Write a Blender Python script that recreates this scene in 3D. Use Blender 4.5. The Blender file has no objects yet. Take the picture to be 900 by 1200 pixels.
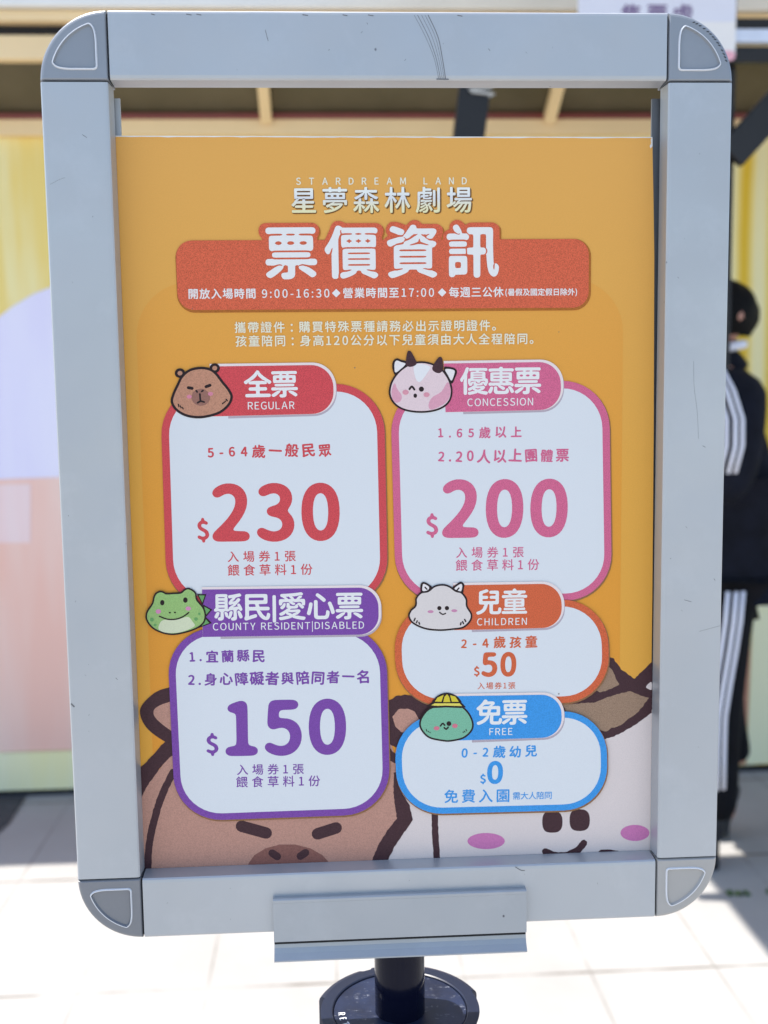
import bpy, bmesh, math, random, os
import numpy as np
from math import radians as R, sin, cos, pi
from mathutils import Vector, Matrix
from mathutils.geometry import delaunay_2d_cdt
random.seed(4)
SC = bpy.context.scene
COL = SC.collection

# ------------------------------------------------------------------ camera
ZS = 1.31                                   # height of the sign's centre above the paving
CAM = (-0.03843762, -0.5883474, ZS + 0.05226868)
CR = [[0.9984459711, 0.0521214459, 0.0197230236], [-0.0539428263, 0.9927736419, 0.1071945308], [-0.0139933634, -0.1080918631, 0.9940424211]]
cam = bpy.data.cameras.new('camera'); camo = bpy.data.objects.new('camera', cam); COL.objects.link(camo)
camo.matrix_world = Matrix(((CR[0][0], CR[0][2], -CR[0][1], CAM[0]), (CR[1][0], CR[1][2], -CR[1][1], CAM[1]), (CR[2][0], CR[2][2], -CR[2][1], CAM[2]), (0, 0, 0, 1)))
cam.sensor_fit = 'VERTICAL'; cam.sensor_height = 36; cam.sensor_width = 27; cam.lens = 37.5
cam.clip_start = .02; cam.clip_end = 500
cam.dof.use_dof = True; cam.dof.focus_distance = .60; cam.dof.aperture_fstop = 8.5
SC.camera = camo

# ------------------------------------------------------------------ daylight
SUN = Vector((-.34, .085, .93)).normalized()          # towards the sun: high, from the left, a little behind the sign
EL = math.asin(SUN.z); AZ = math.atan2(SUN.x, SUN.y)
w = bpy.data.worlds.new('World'); SC.world = w; w.use_nodes = True
nt = w.node_tree; bg = nt.nodes['Background']
sky = nt.nodes.new('ShaderNodeTexSky'); sky.sky_type = 'NISHITA'; sky.sun_disc = False
sky.sun_elevation = EL; sky.sun_rotation = AZ
nt.links.new(sky.outputs[0], bg.inputs[0]); bg.inputs[1].default_value = .132
sl = bpy.data.lights.new('sun', 'SUN'); sl.energy = 4.0; sl.angle = R(.53); sl.color = (1, .95, .88)
so = bpy.data.objects.new('sun', sl); COL.objects.link(so)
so.rotation_euler = SUN.to_track_quat('Z', 'Y').to_euler(); so.location = SUN * 8
SC.view_settings.view_transform = 'Standard'; SC.view_settings.look = 'None'
SC.view_settings.exposure = 1.07; SC.view_settings.gamma = 1
SC.cycles.use_denoising = True
SC.cycles.max_bounces = 8

# ------------------------------------------------------------------ materials
def lin(c):
    c /= 255
    return c / 12.92 if c <= .04045 else ((c + .055) / 1.055) ** 2.4
def ink(r, g, b):          # seen print colour -> base colour under the bluish open shade
    return tuple(max(.004, min(.82, .94 * lin(v) / k)) for v, k in zip((r, g, b), (.88, .95, 1.11)))
class NT:
    def __init__(s, name, rough=.5, metal=0.0, col=(.5, .5, .5), spec=.5):
        s.m = bpy.data.materials.new(name); s.m.use_nodes = True; s.t = s.m.node_tree
        s.b = s.t.nodes['Principled BSDF']
        s.set('Base Color', (*col, 1)); s.set('Roughness', rough); s.set('Metallic', metal); s.set('Specular IOR Level', spec)
    def set(s, k, v): s.b.inputs[k].default_value = v
    def n(s, typ, **kw):
        q = s.t.nodes.new('ShaderNode' + typ)
        for k, v in kw.items():
            if k.startswith('i_'):
                key = k[2:]; key = int(key) if key.isdigit() else key.replace('_', ' ')
                q.inputs[key].default_value = v
            else: setattr(q, k, v)
        return q
    def l(s, a, b): s.t.links.new(a, b)
    def coord(s): return s.n('TexCoord').outputs['Object']
    def noise(s, scale, detail=2, rough=.5, vec=None, stretch=None):
        q = s.n('TexNoise'); q.inputs['Scale'].default_value = scale; q.inputs['Detail'].default_value = detail; q.inputs['Roughness'].default_value = rough
        v = vec or s.coord()
        if stretch:
            mp = s.n('Mapping'); mp.inputs['Scale'].default_value = stretch; s.l(v, mp.inputs[0]); v = mp.outputs[0]
        s.l(v, q.inputs['Vector']); return q.outputs[0]
    def ramp(s, f, stops):
        q = s.n('ValToRGB'); e = q.color_ramp.elements
        while len(e) < len(stops): e.new(.5)
        for i, (p, c) in enumerate(stops):
            e[i].position = p; e[i].color = (*c, 1) if len(c) == 3 else c
        s.l(f, q.inputs[0]); return q.outputs[0]
    def mix(s, f, a, b, blend='MIX'):
        q = s.n('Mix', data_type='RGBA', blend_type=blend)
        for v, i in ((f, 0), (a, 6), (b, 7)):
            if isinstance(v, (int, float)): q.inputs[i].default_value = v
            elif isinstance(v, tuple): q.inputs[i].default_value = (*v, 1) if len(v) == 3 else v
            else: s.l(v, q.inputs[i])
        return q.outputs[2]
    def color(s, sock): s.l(sock, s.b.inputs['Base Color'])
    def bump(s, f, strength=.2, dist=.001):
        q = s.n('Bump'); q.inputs['Strength'].default_value = strength; q.inputs['Distance'].default_value = dist
        s.l(f, q.inputs['Height']); s.l(q.outputs[0], s.b.inputs['Normal'])
def specks(a, c, sc=75):
    v = a.n('TexVoronoi', feature='F1'); v.inputs['Scale'].default_value = sc; a.l(a.coord(), v.inputs['Vector'])
    dot = a.ramp(v.outputs['Distance'], [(.03, (1, 1, 1)), (.045, (0, 0, 0))])
    rare = a.ramp(a.noise(31, 1), [(.60, (0, 0, 0)), (.63, (.8,) * 3)])
    return a.mix(a.mix(1.0, dot, rare, 'MULTIPLY'), c, (.16, .14, .12))
INKS = {}
def INK(r, g, b, grain=.10, rough=.42):
    k = (r, g, b, grain)
    if k in INKS: return INKS[k]
    a = NT('print_ink', rough, spec=.14); c = ink(r, g, b)
    g1 = a.noise(1900, 1.5, .7)
    d = tuple(v * (1 - 2.2 * grain) for v in c); u = tuple(min(.86, v * (1 + 1.6 * grain)) for v in c)
    cs = a.ramp(g1, [(.3, d), (.5, c), (.7, u)])
    if r > 190: cs = specks(a, cs)
    a.color(cs)
    INKS[k] = a.m; return a.m

def metal(name, base=(.55, .585, .62), rough=.42, met=.55, brushed=None):
    a = NT(name, rough, met)
    big = a.noise(9, 3); sm = a.noise(260, 2)
    c = a.mix(a.ramp(big, [(.3, (0, 0, 0)), (.75, (1, 1, 1))]), tuple(v * .95 for v in base), tuple(min(1, v * 1.05) for v in base))
    c = a.mix(a.ramp(sm, [(.25, (.97,) * 3), (.75, (1.0,) * 3)]), c, c, 'MIX')
    # small dark nicks and dull marks in the anodising
    v = a.n('TexVoronoi', feature='F1'); v.inputs['Scale'].default_value = 62; v.inputs['Randomness'].default_value = 1
    mp = a.n('Mapping'); mp.inputs['Scale'].default_value = (1.0, 1, .8); a.l(a.coord(), mp.inputs[0]); a.l(mp.outputs[0], v.inputs['Vector'])
    spot = a.ramp(v.outputs['Distance'], [(.025, (1, 1, 1)), (.05, (0, 0, 0))])
    rare = a.ramp(a.noise(24, 1), [(.56, (0, 0, 0)), (.60, (1, 1, 1))])
    f = a.mix(1.0, spot, rare, 'MULTIPLY')
    c = a.mix(f, c, (.10, .10, .11))
    dull = a.ramp(a.noise(26, 5, .7), [(.52, (0, 0, 0)), (.72, (.55,) * 3)])
    c = a.mix(dull, c, tuple(v * 1.10 for v in base))
    a.color(c)
    a.l(a.ramp(a.noise(30, 4, .6), [(.3, (rough - .05,) * 3), (.7, (rough + .1,) * 3)]), a.b.inputs['Roughness'])
    a.bump(a.noise(900, 2), .05, .0004)
    return a.m
M_RAIL = metal('silver_aluminium', (.445, .462, .472), .36, .36)
M_CAP = metal('grey_plastic_cap', (.265, .285, .31), .34, .2)
M_CLAMP = metal('clamp_aluminium', (.38, .40, .415), .36, .34)
def plain(name, c, rough=.6, met=0.0, var=.12, scale=8, bump=0, bs=200, spec=.5):
    a = NT(name, rough, met, c, spec)
    f = a.noise(scale, 4, .6)
    a.color(a.ramp(f, [(.25, tuple(v * (1 - var) for v in c)), (.75, tuple(min(.95, v * (1 + var)) for v in c))]))
    if bump: a.bump(a.noise(bs, 3), bump, .002)
    return a.m
M_CAPW = metal('warm_reflection_cap', (.385, .375, .355), .36, .2)  # paler cap: part of its warm reflection is put into the base colour
M_CAPD = metal('dim_reflection_cap', (.205, .212, .225), .30, .2)  # darker cap: part of its dim reflection is put into the base colour
M_CHAN = metal('channel_shade', (.13, .14, .155), .4, .3)  # right channel's colour darkened to carry the shade beside the board
M_LIP = plain('lip_highlight', (.74, .75, .77), .4, .2)  # pale tone paints in the light caught by the raised lip
M_SCRATCH = plain('scratched_paint', (.15, .15, .15), .7)
M_BLACK = plain('black_gap', (.012, .012, .014), .8)
M_NAVYG = NT('navy_gloss', .10, 0, (.004, .005, .016), .16).m
M_NAVY = plain('navy_plastic', (.009, .013, .032), .36, var=.2, scale=30)
a = NT('scuffed_navy_top', .4)
sc = a.ramp(a.noise(220, 5, .75), [(.55, (0, 0, 0)), (.63, (.7,) * 3)])
sc2 = a.ramp(a.noise(60, 4, .7, stretch=(1, 5, 1)), [(.52, (0, 0, 0)), (.66, (1, 1, 1))])
f = a.mix(1.0, sc, sc2, 'MULTIPLY')
base = a.mix(a.ramp(a.noise(70, 4), [(.35, (0, 0, 0)), (.7, (1, 1, 1))]), (.006, .009, .026), (.013, .021, .056))
a.color(a.mix(f, base, (.42, .44, .5))); M_SCUFF = a.m
M_WHITEINK = plain('white_ink', (.8, .8, .8), .5)
M_DARKFRAME = plain('black_steel', (.012, .012, .014), .45, .2)

# ------------------------------------------------------------------ mesh helpers
def tag(o, label=None, cat=None, group=None, kind=None):
    if label: o['label'] = label
    if cat: o['category'] = cat
    if group: o['group'] = group
    if kind: o['kind'] = kind
    return o
def empty(name, loc, **kw):
    o = bpy.data.objects.new(name, None); o.empty_display_size = .05; COL.objects.link(o); o.location = loc
    return tag(o, **kw)
class MB:
    def __init__(s): s.v = []; s.f = []; s.mi = []; s.mats = []; s.sm = []
    def mat(s, m):
        if m not in s.mats: s.mats.append(m)
        return s.mats.index(m)
    def add(s, vs, fs, m, smooth=False):
        o = len(s.v); s.v += [tuple(q) for q in vs]; k = s.mat(m)
        for q in fs: s.f.append(tuple(i + o for i in q)); s.mi.append(k); s.sm.append(smooth)
    def box(s, x0, x1, y0, y1, z0, z1, m):
        vs = [(x, y, z) for x in (x0, x1) for y in (y0, y1) for z in (z0, z1)]
        s.add(vs, [(0, 1, 3, 2), (4, 6, 7, 5), (0, 4, 5, 1), (2, 3, 7, 6), (0, 2, 6, 4), (1, 5, 7, 3)], m)
    def tube(s, pts, rad, m, n=14, cap=True, smooth=True):
        pts = [Vector(q) for q in pts]; rad = rad if isinstance(rad, (list, tuple)) else [rad] * len(pts)
        vs = []; fs = []
        for i, q in enumerate(pts):
            t = (pts[min(i + 1, len(pts) - 1)] - pts[max(i - 1, 0)]).normalized()
            a_ = t.orthogonal().normalized() if i == 0 else (a_ - t * a_.dot(t)).normalized()
            b_ = t.cross(a_)
            vs += [q + (a_ * cos(2 * pi * k / n) + b_ * sin(2 * pi * k / n)) * rad[i] for k in range(n)]
        for i in range(len(pts) - 1):
            for k in range(n):
                fs.append((i * n + k, i * n + (k + 1) % n, (i + 1) * n + (k + 1) % n, (i + 1) * n + k))
        s.add(vs, fs, m, smooth)
        if cap:
            s.add(vs[:n], [tuple(range(n))[::-1]], m); s.add(vs[-n:], [tuple(range(n))], m)
    def bar(s, p, q, wx, wy, m):           # square bar between two points
        p = Vector(p); q = Vector(q); t = (q - p).normalized()
        a_ = Vector((0, 1, 0)); a_ = (a_ - t * a_.dot(t)).normalized(); b_ = t.cross(a_)
        vs = [c + a_ * sy * wy / 2 + b_ * sx * wx / 2 for c in (p, q) for sx, sy in ((-1, -1), (1, -1), (1, 1), (-1, 1))]
        s.add(vs, [(0, 1, 5, 4), (1, 2, 6, 5), (2, 3, 7, 6), (3, 0, 4, 7), (3, 2, 1, 0), (4, 5, 6, 7)], m)
    def build(s, name, parent=None, bevel=0, weld=False, loc=None):
        me = bpy.data.meshes.new(name); me.from_pydata(s.v, [], s.f)
        for m in s.mats: me.materials.append(m)
        me.polygons.foreach_set('material_index', s.mi); me.polygons.foreach_set('use_smooth', s.sm)
        bm = bmesh.new(); bm.from_mesh(me)
        if weld: bmesh.ops.remove_doubles(bm, verts=bm.verts, dist=1e-6)
        bmesh.ops.recalc_face_normals(bm, faces=bm.faces) if not getattr(s, 'flat', False) else None
        bm.to_mesh(me); bm.free(); me.update()
        o = bpy.data.objects.new(name, me); COL.objects.link(o)
        if parent: o.parent = parent
        if loc: o.location = loc
        if bevel:
            b = o.modifiers.new('bevel', 'BEVEL'); b.width = bevel; b.segments = 2; b.limit_method = 'ANGLE'; b.angle_limit = R(35)
        return o
def extrude(mb, prof, axis, a0, a1, m, smooth=False):
    """closed profile of (p,q) pairs swept along an axis; axis 'x': (y,z), 'z': (x,y)"""
    n = len(prof)
    mk = (lambda t, p: (t, p[0], p[1])) if axis == 'x' else (lambda t, p: (p[0], p[1], t))
    vs = [mk(a0, p) for p in prof] + [mk(a1, p) for p in prof]
    mb.add(vs, [(i, (i + 1) % n, (i + 1) % n + n, i + n) for i in range(n)], m, smooth)
    tri(mb, [prof], lambda p: mk(a0, p), m); tri(mb, [prof], lambda p: mk(a1, p), m)
def cdt(loops):
    vs = []; es = []
    for L in loops:
        o = len(vs); n = len(L); vs += [Vector(p) for p in L]; es += [(o + i, o + (i + 1) % n) for i in range(n)]
    r = delaunay_2d_cdt(vs, es, [], 1, 1e-9)
    return r[0], r[2]
def inside(loops, x, y):
    c = False
    for L in loops:
        for (x0, y0), (x1, y1) in zip(L, L[1:] + L[:1]):
            if (y0 > y) != (y1 > y) and x < (x1 - x0) * (y - y0) / (y1 - y0) + x0: c = not c
    return c
def tri(mb, loops, mk, m):
    loops = [[tuple(p) for p in L] for L in loops]
    V, F = cdt(loops); fs = []
    for f_ in F:
        cx = sum(V[i][0] for i in f_) / 3; cy = sum(V[i][1] for i in f_) / 3
        if inside(loops, cx, cy): fs.append(tuple(f_))
    mb.add([mk((v[0], v[1])) for v in V], fs, m)

# ------------------------------------------------------------------ setting: paving
a = NT('pale_pavers', .85)
tc = a.n('TexCoord').outputs['Object']
def joints(axis, first, step, wd):
    sp = a.n('SeparateXYZ'); a.l(tc, sp.inputs[0])
    m1 = a.n('Math', operation='SUBTRACT'); a.l(sp.outputs[axis], m1.inputs[0]); m1.inputs[1].default_value = first
    m2 = a.n('Math', operation='PINGPONG'); a.l(m1.outputs[0], m2.inputs[0]); m2.inputs[1].default_value = step / 2
    m3 = a.n('Math', operation='LESS_THAN'); a.l(m2.outputs[0], m3.inputs[0]); m3.inputs[1].default_value = wd / 2
    return m3.outputs[0]
jx = joints('X', -.94, .3, .007); jy = joints('Y', 1.775, .6, .011)
jf = a.n('Math', operation='MULTIPLY'); a.l(jx, jf.inputs[0]); jf.inputs[1].default_value = .55; jx = jf.outputs[0]
j = a.n('Math', operation='MAXIMUM'); a.l(jx, j.inputs[0]); a.l(jy, j.inputs[1])
spk = a.noise(300, 3, .7); big = a.noise(1.7, 5, .6)
c = a.ramp(big, [(.3, (.325, .315, .30)), (.7, (.41, .40, .385))])
c = a.mix(a.ramp(spk, [(.3, (.86,) * 3), (.7, (1.0,) * 3)]), (0, 0, 0), c, 'MIX')
jn = a.n('Math', operation='MULTIPLY'); a.l(j.outputs[0], jn.inputs[0]); a.l(a.ramp(a.noise(2.6, 4, .7), [(.40, (.12,) * 3), (.60, (1.0,) * 3)]), jn.inputs[1])
c = a.mix(jn.outputs[0], c, (.13, .115, .095)); a.color(c)
a.bump(spk, .25, .002)
g = MB(); g.flat = True; g.add([(-60, -60, 0), (60, -60, 0), (60, 60, 0), (-60, 60, 0)], [(0, 1, 2, 3)], a.m)
tag(g.build('ground'), kind='structure')
g = MB(); g.flat = True
tri(g, [[(-2.2, 2.62), (-1.12, 2.62), (-1.09, 2.8), (-1.10, 3.04), (-2.2, 3.04)]], lambda p: (p[0], p[1], .004), plain('dark_gravel', (.05, .05, .055), .9, var=.8, scale=120, bump=.8, bs=150))
tag(g.build('gravel_strip'), kind='structure')

# ------------------------------------------------------------------ kiosk behind the sign
kiosk = empty('kiosk', (0, 3.05, 0), label='pastel painted kiosk with cream roof beams behind the sign', cat='kiosk')
def wash(name, c1, c2, scale=2.2, rough=.6):
    a = NT(name, rough)
    f = a.noise(scale, 3, .5, stretch=(4.0, 1, .5)); f2 = a.noise(scale * .5, 2, .5)
    m = a.n('Math', operation='ADD'); a.l(f, m.inputs[0]); a.l(f2, m.inputs[1]); h = a.n('Math', operation='MULTIPLY'); a.l(m.outputs[0], h.inputs[0]); h.inputs[1].default_value = .5
    a.color(a.ramp(h.outputs[0], [(.42, c1), (.58, c2)])); return a.m
M_YEL = wash('yellow_mural_paint', (.84, .64, .19), (.86, .80, .46), 2.6)
a = NT('yellow_striped_paint', .6)
wv = a.n('TexWave', wave_type='BANDS', bands_direction='X'); wv.inputs['Scale'].default_value = 3.0; wv.inputs['Distortion'].default_value = .5; wv.inputs['Detail'].default_value = 1; wv.inputs['Phase Offset'].default_value = 1.0
a.l(a.coord(), wv.inputs['Vector'])
a.color(a.ramp(wv.outputs[0], [(.1, (.84, .76, .42)), (.55, (.84, .68, .22)), (.95, (.74, .48, .02))])); M_STRIPE = a.m
M_LAV = wash('lavender_mural_paint', (.73, .69, .88), (.79, .76, .89), 2)
M_PINK = wash('pink_mural_paint', (.87, .52, .42), (.87, .61, .52), 2)
M_PPK = wash('pale_pink_mural_paint', (.86, .62, .60), (.87, .70, .68), 2)
M_LIME = wash('pale_lime_paint', (.87, .82, .44), (.87, .85, .56), 2)
M_CREAM = plain('cream_paint', (.86, .64, .35), .55, var=.04, scale=3)
M_FASC = plain('white_fascia', (.8, .78, .72), .5, var=.04)
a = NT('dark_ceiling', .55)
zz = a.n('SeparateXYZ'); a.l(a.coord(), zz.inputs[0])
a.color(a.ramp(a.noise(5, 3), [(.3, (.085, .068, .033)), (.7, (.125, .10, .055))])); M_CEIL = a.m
M_REDREFL = plain('red_reflection', (.20, .045, .035), .5)
b = MB(); b.box(-3, 1.30, 0, .08, .16, 2.24, M_YEL); b.build('wall', kiosk)
b = MB(); b.box(1.30, 3.2, 0, .08, .025, 2.24, M_STRIPE)
b.build('striped_wall', kiosk)
b = MB(); b.box(-3, 1.30, -.012, .08, .025, .158, M_LIME); b.build('plinth', kiosk)
b = MB(); b.box(-3, 3.2, .01, .08, 0, .024, M_BLACK); b.build('base_shade', kiosk)  # black strip stands in for the shadow under the kiosk
def mural(name, loop, m, d):
    b = MB(); n = len(loop)
    vs = [(x, -d, z) for x, z in loop] + [(x, -.0005, z) for x, z in loop]
    b.add(vs, [(i, (i + 1) % n, (i + 1) % n + n, i + n) for i in range(n)], m)
    tri(b, [loop], lambda p: (p[0], -d, p[1]), m); return b.build(name, kiosk)
hill = [(-3, 1.08)] + [(1.29, 1.08)]
top = []
for i in range(61):
    x = 1.29 - i * (4.29 / 60)
    top.append((x, 1.55 + .2 * cos((x + .85) * 4.2)))
mural('lavender_hill', hill + top, M_LAV, .003)
mural('pink_band', [(-3, .1605), (1.29, .1605), (1.29, 1.095)] + [(x, 1.095 + .012 * sin(x * 5)) for x in (.8, .3, -.2, -.6, -.9, -1.1, -1.6, -2.2)] + [(-3, 1.10)], M_PINK, .005)
mural('pale_pink_patch', [(-1.6, .9), (-1.045, .885), (-1.035, 1.085), (-1.6, 1.085)], M_PPK, .007)
mural('pink_stripe', [(1.392, .03), (1.44, .03), (1.455, .85), (1.385, .85)], plain('brick_pink_paint', (.55, .25, .16), .6), .003)
mural('lime_stripe', [(1.445, .03), (1.75, .03), (1.75, .80), (1.46, .80)], M_LIME, .004)
# sloping ceiling under the roof overhang, joists and fascia
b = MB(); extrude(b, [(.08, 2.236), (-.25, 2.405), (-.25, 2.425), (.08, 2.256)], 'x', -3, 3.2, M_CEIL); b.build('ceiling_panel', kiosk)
b = MB(); b.box(-3, 3.2, -.03, -.001, 2.215, 2.275, M_CREAM); b.build('wall_beam', kiosk)
b = MB(); b.box(-3, 3.2, -.036, -.031, 2.264, 2.282, M_REDREFL); b.build('red_reflection_strip', kiosk)  # red strip paints in the reddish reflection at the ceiling's wall end
for k in range(-3, 4):
    x = -.215 + k * .93
    b = MB(); b.bar((x, -.033, 2.262), (x, -.245, 2.371), .036, .04, M_CREAM); b.build('joist', kiosk, bevel=.003)
b = MB(); b.box(-3, 3.2, -.29, -.25, 2.372, 2.442, M_CREAM); b.build('fascia_beam', kiosk, bevel=.004)
b = MB(); b.box(-3, 3.2, -.27, -.25, 2.443, 2.474, M_BLACK); b.build('gutter_gap', kiosk)
b = MB(); b.box(-3, 3.2, -.31, -.25, 2.475, 2.507, M_CREAM); b.build('eaves_board', kiosk, bevel=.004)
b = MB(); b.box(-3, 3.2, -.33, .12, 2.509, 2.62, M_FASC); b.build('roof_edge', kiosk, bevel=.006)

# ------------------------------------------------------------------ black canopy frame on the right, with the shade it throws
tent = empty('canopy_frame', (1.08, 2.3, 0), label='black steel canopy frame with a slanting brace in front of the kiosk', cat='canopy frame')
def tb(name, p, q, wx=.06, wy=.04, m=M_DARKFRAME):
    b = MB(); b.bar([p[0] - 1.08, p[1] - 2.3, p[2]], [q[0] - 1.08, q[1] - 2.3, q[2]], wx, wy, m); return b.build(name, tent, bevel=.004)
tb('post', (1.034, 2.3, 0), (1.034, 2.3, 2.68), .05)
tb('post', (2.6, 2.3, 0), (2.6, 2.3, 2.68), .05)
tb('post', (2.6, 1.2, 0), (2.6, 1.2, 2.68), .05)
tb('brace', (1.04, 2.262, 1.98), (1.36, 2.262, 2.32), .082, .03)
tb('crossbeam', (.2, 2.255, 2.232), (2.6, 2.255, 2.232), .042, .03)
tb('upper_beam', (1.0, 2.29, 2.318), (2.6, 2.29, 2.318), .034, .03)
tb('light_rail', (1.0, 2.25, 2.278), (2.6, 2.25, 2.278), .034, .03, plain('pale_blue_rail', (.6, .68, .85), .3))
tb('leaning_strut', (.318, 2.29, 1.80), (.372, 2.29, 2.21), .082, .04)
b = MB(); b.tube([(-.70 + .035 * sin(k * 1.1), -.035, 2.165 - k * .004) for k in range(9)], .004, plain('grey_cable', (.5, .5, .48), .5)); b.build('cable', tent)
b = MB(); b.box(.02 - 1.08, 2.75 - 1.08, 1.45 - 2.3, 2.62 - 2.3, 2.70, 2.72, plain('white_canopy_cloth', (.6, .6, .6), .8)); b.build('canopy_cloth', tent)

# ------------------------------------------------------------------ glyphs: rounded, emboldened outlines of the built-in font
try: FONT = bpy.data.fonts.load(os.path.join(bpy.utils.system_resource('DATAFILES', path='fonts'), 'Noto Sans CJK Regular.woff2'))
except Exception: FONT = None
def outlines(ch):
    """outline loops of one character, from the text object's curves"""
    c = bpy.data.curves.new('glyph', 'FONT'); c.body = ch; c.resolution_u = 4
    if FONT: c.font = FONT
    o = bpy.data.objects.new('glyph', c); COL.objects.link(o)
    dg = bpy.context.evaluated_depsgraph_get(); dg.update()
    cu = o.evaluated_get(dg).to_curve(dg); loops = []
    for sp_ in cu.splines:
        L = []
        if sp_.type == 'BEZIER':
            q = sp_.bezier_points; m_ = len(q)
            for k in range(m_):
                p0, p1, p2, p3 = q[k].co, q[k].handle_right, q[(k + 1) % m_].handle_left, q[(k + 1) % m_].co
                for e in range(5):
                    t = e / 5; u = 1 - t
                    v = p0 * u ** 3 + p1 * 3 * u * u * t + p2 * 3 * u * t * t + p3 * t ** 3; L.append((v.x, v.y))
        else: L = [(p.co.x, p.co.y) for p in sp_.points]
        if len(L) > 2: loops.append(np.array(L))
    o.to_curve_clear() if hasattr(o, 'to_curve_clear') else None
    bpy.data.objects.remove(o); bpy.data.curves.remove(c)
    return loops
_v = np.concatenate(outlines('國')); EMU = (_v[:, 1].max() - _v[:, 1].min()) / .90
FIELD = {}; GLY = {}
LO = (-.25, -.32); SPAN = 1.5
def field(ch, N):
    """coverage of one character on a grid, filled by the non-zero winding rule"""
    if (ch, N) in FIELD: return FIELD[(ch, N)]
    S = 2; n = int(SPAN * N) * S; W_ = np.zeros((n, n + 1), np.int32)
    for L in outlines(ch):
        v = (L / EMU - np.array(LO)) * N * S
        for (x0, y0), (x1, y1) in zip(v, np.roll(v, -1, 0)):
            if y0 == y1: continue
            d = 1 if y1 > y0 else -1; ya, yb = min(y0, y1), max(y0, y1)
            r_ = np.arange(max(0, math.ceil(ya - .5)), min(n - 1, math.ceil(yb - .5) - 1) + 1)
            if not len(r_): continue
            x = x0 + (r_ + .5 - y0) * (x1 - x0) / (y1 - y0)
            np.add.at(W_, (r_, np.clip(np.ceil(x - .5).astype(int), 0, n)), d)
    F = (np.cumsum(W_, 1)[:, :n] != 0).astype(np.float32)
    F = F.reshape(n // S, S, n // S, S).mean((1, 3)); FIELD[(ch, N)] = F; return F
def gauss(F, s):
    k = int(s * 3.5) + 1; x = np.arange(-k, k + 1); w_ = np.exp(-x * x / (2 * s * s)); w_ /= w_.sum()
    F = np.apply_along_axis(lambda r: np.convolve(r, w_, 'same'), 0, F)
    return np.apply_along_axis(lambda r: np.convolve(r, w_, 'same'), 1, F)
def contours(F, t):
    I = F > t; n, m = F.shape
    code = (I[:-1, :-1] * 1 + I[:-1, 1:] * 2 + I[1:, 1:] * 4 + I[1:, :-1] * 8)
    nxt = {}
    T = {1: [(3, 0)], 2: [(0, 1)], 3: [(3, 1)], 4: [(1, 2)], 5: [(3, 2), (1, 0)], 6: [(0, 2)], 7: [(3, 2)], 8: [(2, 3)], 9: [(2, 0)], 10: [(0, 3), (2, 1)], 11: [(2, 1)], 12: [(1, 3)], 13: [(1, 0)], 14: [(0, 3)]}
    def key(i, j, e): return (0, i, j) if e == 0 else (1, i, j + 1) if e == 1 else (0, i + 1, j) if e == 2 else (1, i, j)
    for i, j_ in zip(*np.nonzero((code > 0) & (code < 15))):
        for a_, b_ in T[int(code[i, j_])]: nxt[key(i, j_, a_)] = key(i, j_, b_)
    def pos(k):
        h, i, j_ = k
        if h == 0: f0, f1 = F[i, j_], F[i, j_ + 1]; return (j_ + (t - f0) / (f1 - f0), float(i))
        f0, f1 = F[i, j_], F[i + 1, j_]; return (float(j_), i + (t - f0) / (f1 - f0))
    loops = []
    while nxt:
        s = k = next(iter(nxt)); L = []
        while k in nxt:
            L.append(pos(k)); k = nxt.pop(k)
        if len(L) > 5: loops.append(L)
    return loops
def thin(L, tol):
    out = [L[0]]; i = 0; n = len(L)
    while i < n - 1:
        k = i + 1
        while k + 1 < n and k - i < 14:
            a_, b_ = L[i], L[k + 1]; dx, dy = b_[0] - a_[0], b_[1] - a_[1]; d = math.hypot(dx, dy) or 1e-9
            if max(abs((p[0] - a_[0]) * dy - (p[1] - a_[1]) * dx) / d for p in L[i + 1:k + 1]) > tol: break
            k += 1
        out.append(L[k]); i = k
    return out
def glyph(ch, style):
    if (ch, style) in GLY: return GLY[(ch, style)]
    N, sig, thr, grow = style
    F = gauss(field(ch, N), sig * N)
    if is_cjk(ch):
        for k in (max(2, int(.030 * N)), max(3, int(.045 * N))):
            v = np.maximum(np.minimum(np.roll(F, k, 0), np.roll(F, -k, 0)), np.minimum(np.roll(F, k, 1), np.roll(F, -k, 1))) - F
            F = F - 1.1 * np.maximum(0, v)
    if grow:          # true outward growth, for the thick rim round the headline
        ys, xs = np.nonzero(F > thr); e = np.stack([xs, ys], 1)
        I = F > thr; edge = I & ~(np.roll(I, 1, 0) & np.roll(I, -1, 0) & np.roll(I, 1, 1) & np.roll(I, -1, 1))
        ey, ex = np.nonzero(edge); Y, X = np.mgrid[0:F.shape[0], 0:F.shape[1]]
        D = np.full(F.shape, 1e9)
        for s in range(0, len(ex), 200):
            D = np.minimum(D, ((X[..., None] - ex[s:s + 200]) ** 2 + (Y[..., None] - ey[s:s + 200]) ** 2).min(-1))
        D = np.sqrt(D); D[I] = -1; F = gauss(-D, 1.2); thr = -grow * N
    loops = [thin(L, .22) for L in contours(F, thr)]
    loops = [[((x + .5) / N + LO[0], (y + .5) / N + LO[1]) for x, y in L] for L in loops if len(L) > 3]
    if not loops: GLY[(ch, style)] = None; return None
    V, Fc = cdt(loops); fs = []
    for f_ in Fc:
        cx = sum(V[i][0] for i in f_) / 3; cy = sum(V[i][1] for i in f_) / 3
        ix = int((cx - LO[0]) * N); iy = int((cy - LO[1]) * N)
        if inside(loops, cx, cy): fs.append(tuple(f_))
    r = ([(v[0], v[1]) for v in V], fs, min(v[0] for v in V), max(v[0] for v in V), min(v[1] for v in V), max(v[1] for v in V))
    GLY[(ch, style)] = r; return r
from statistics import NormalDist
def off(st): return st[1] * NormalDist().inv_cdf(1 - st[2]) + st[3]
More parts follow.
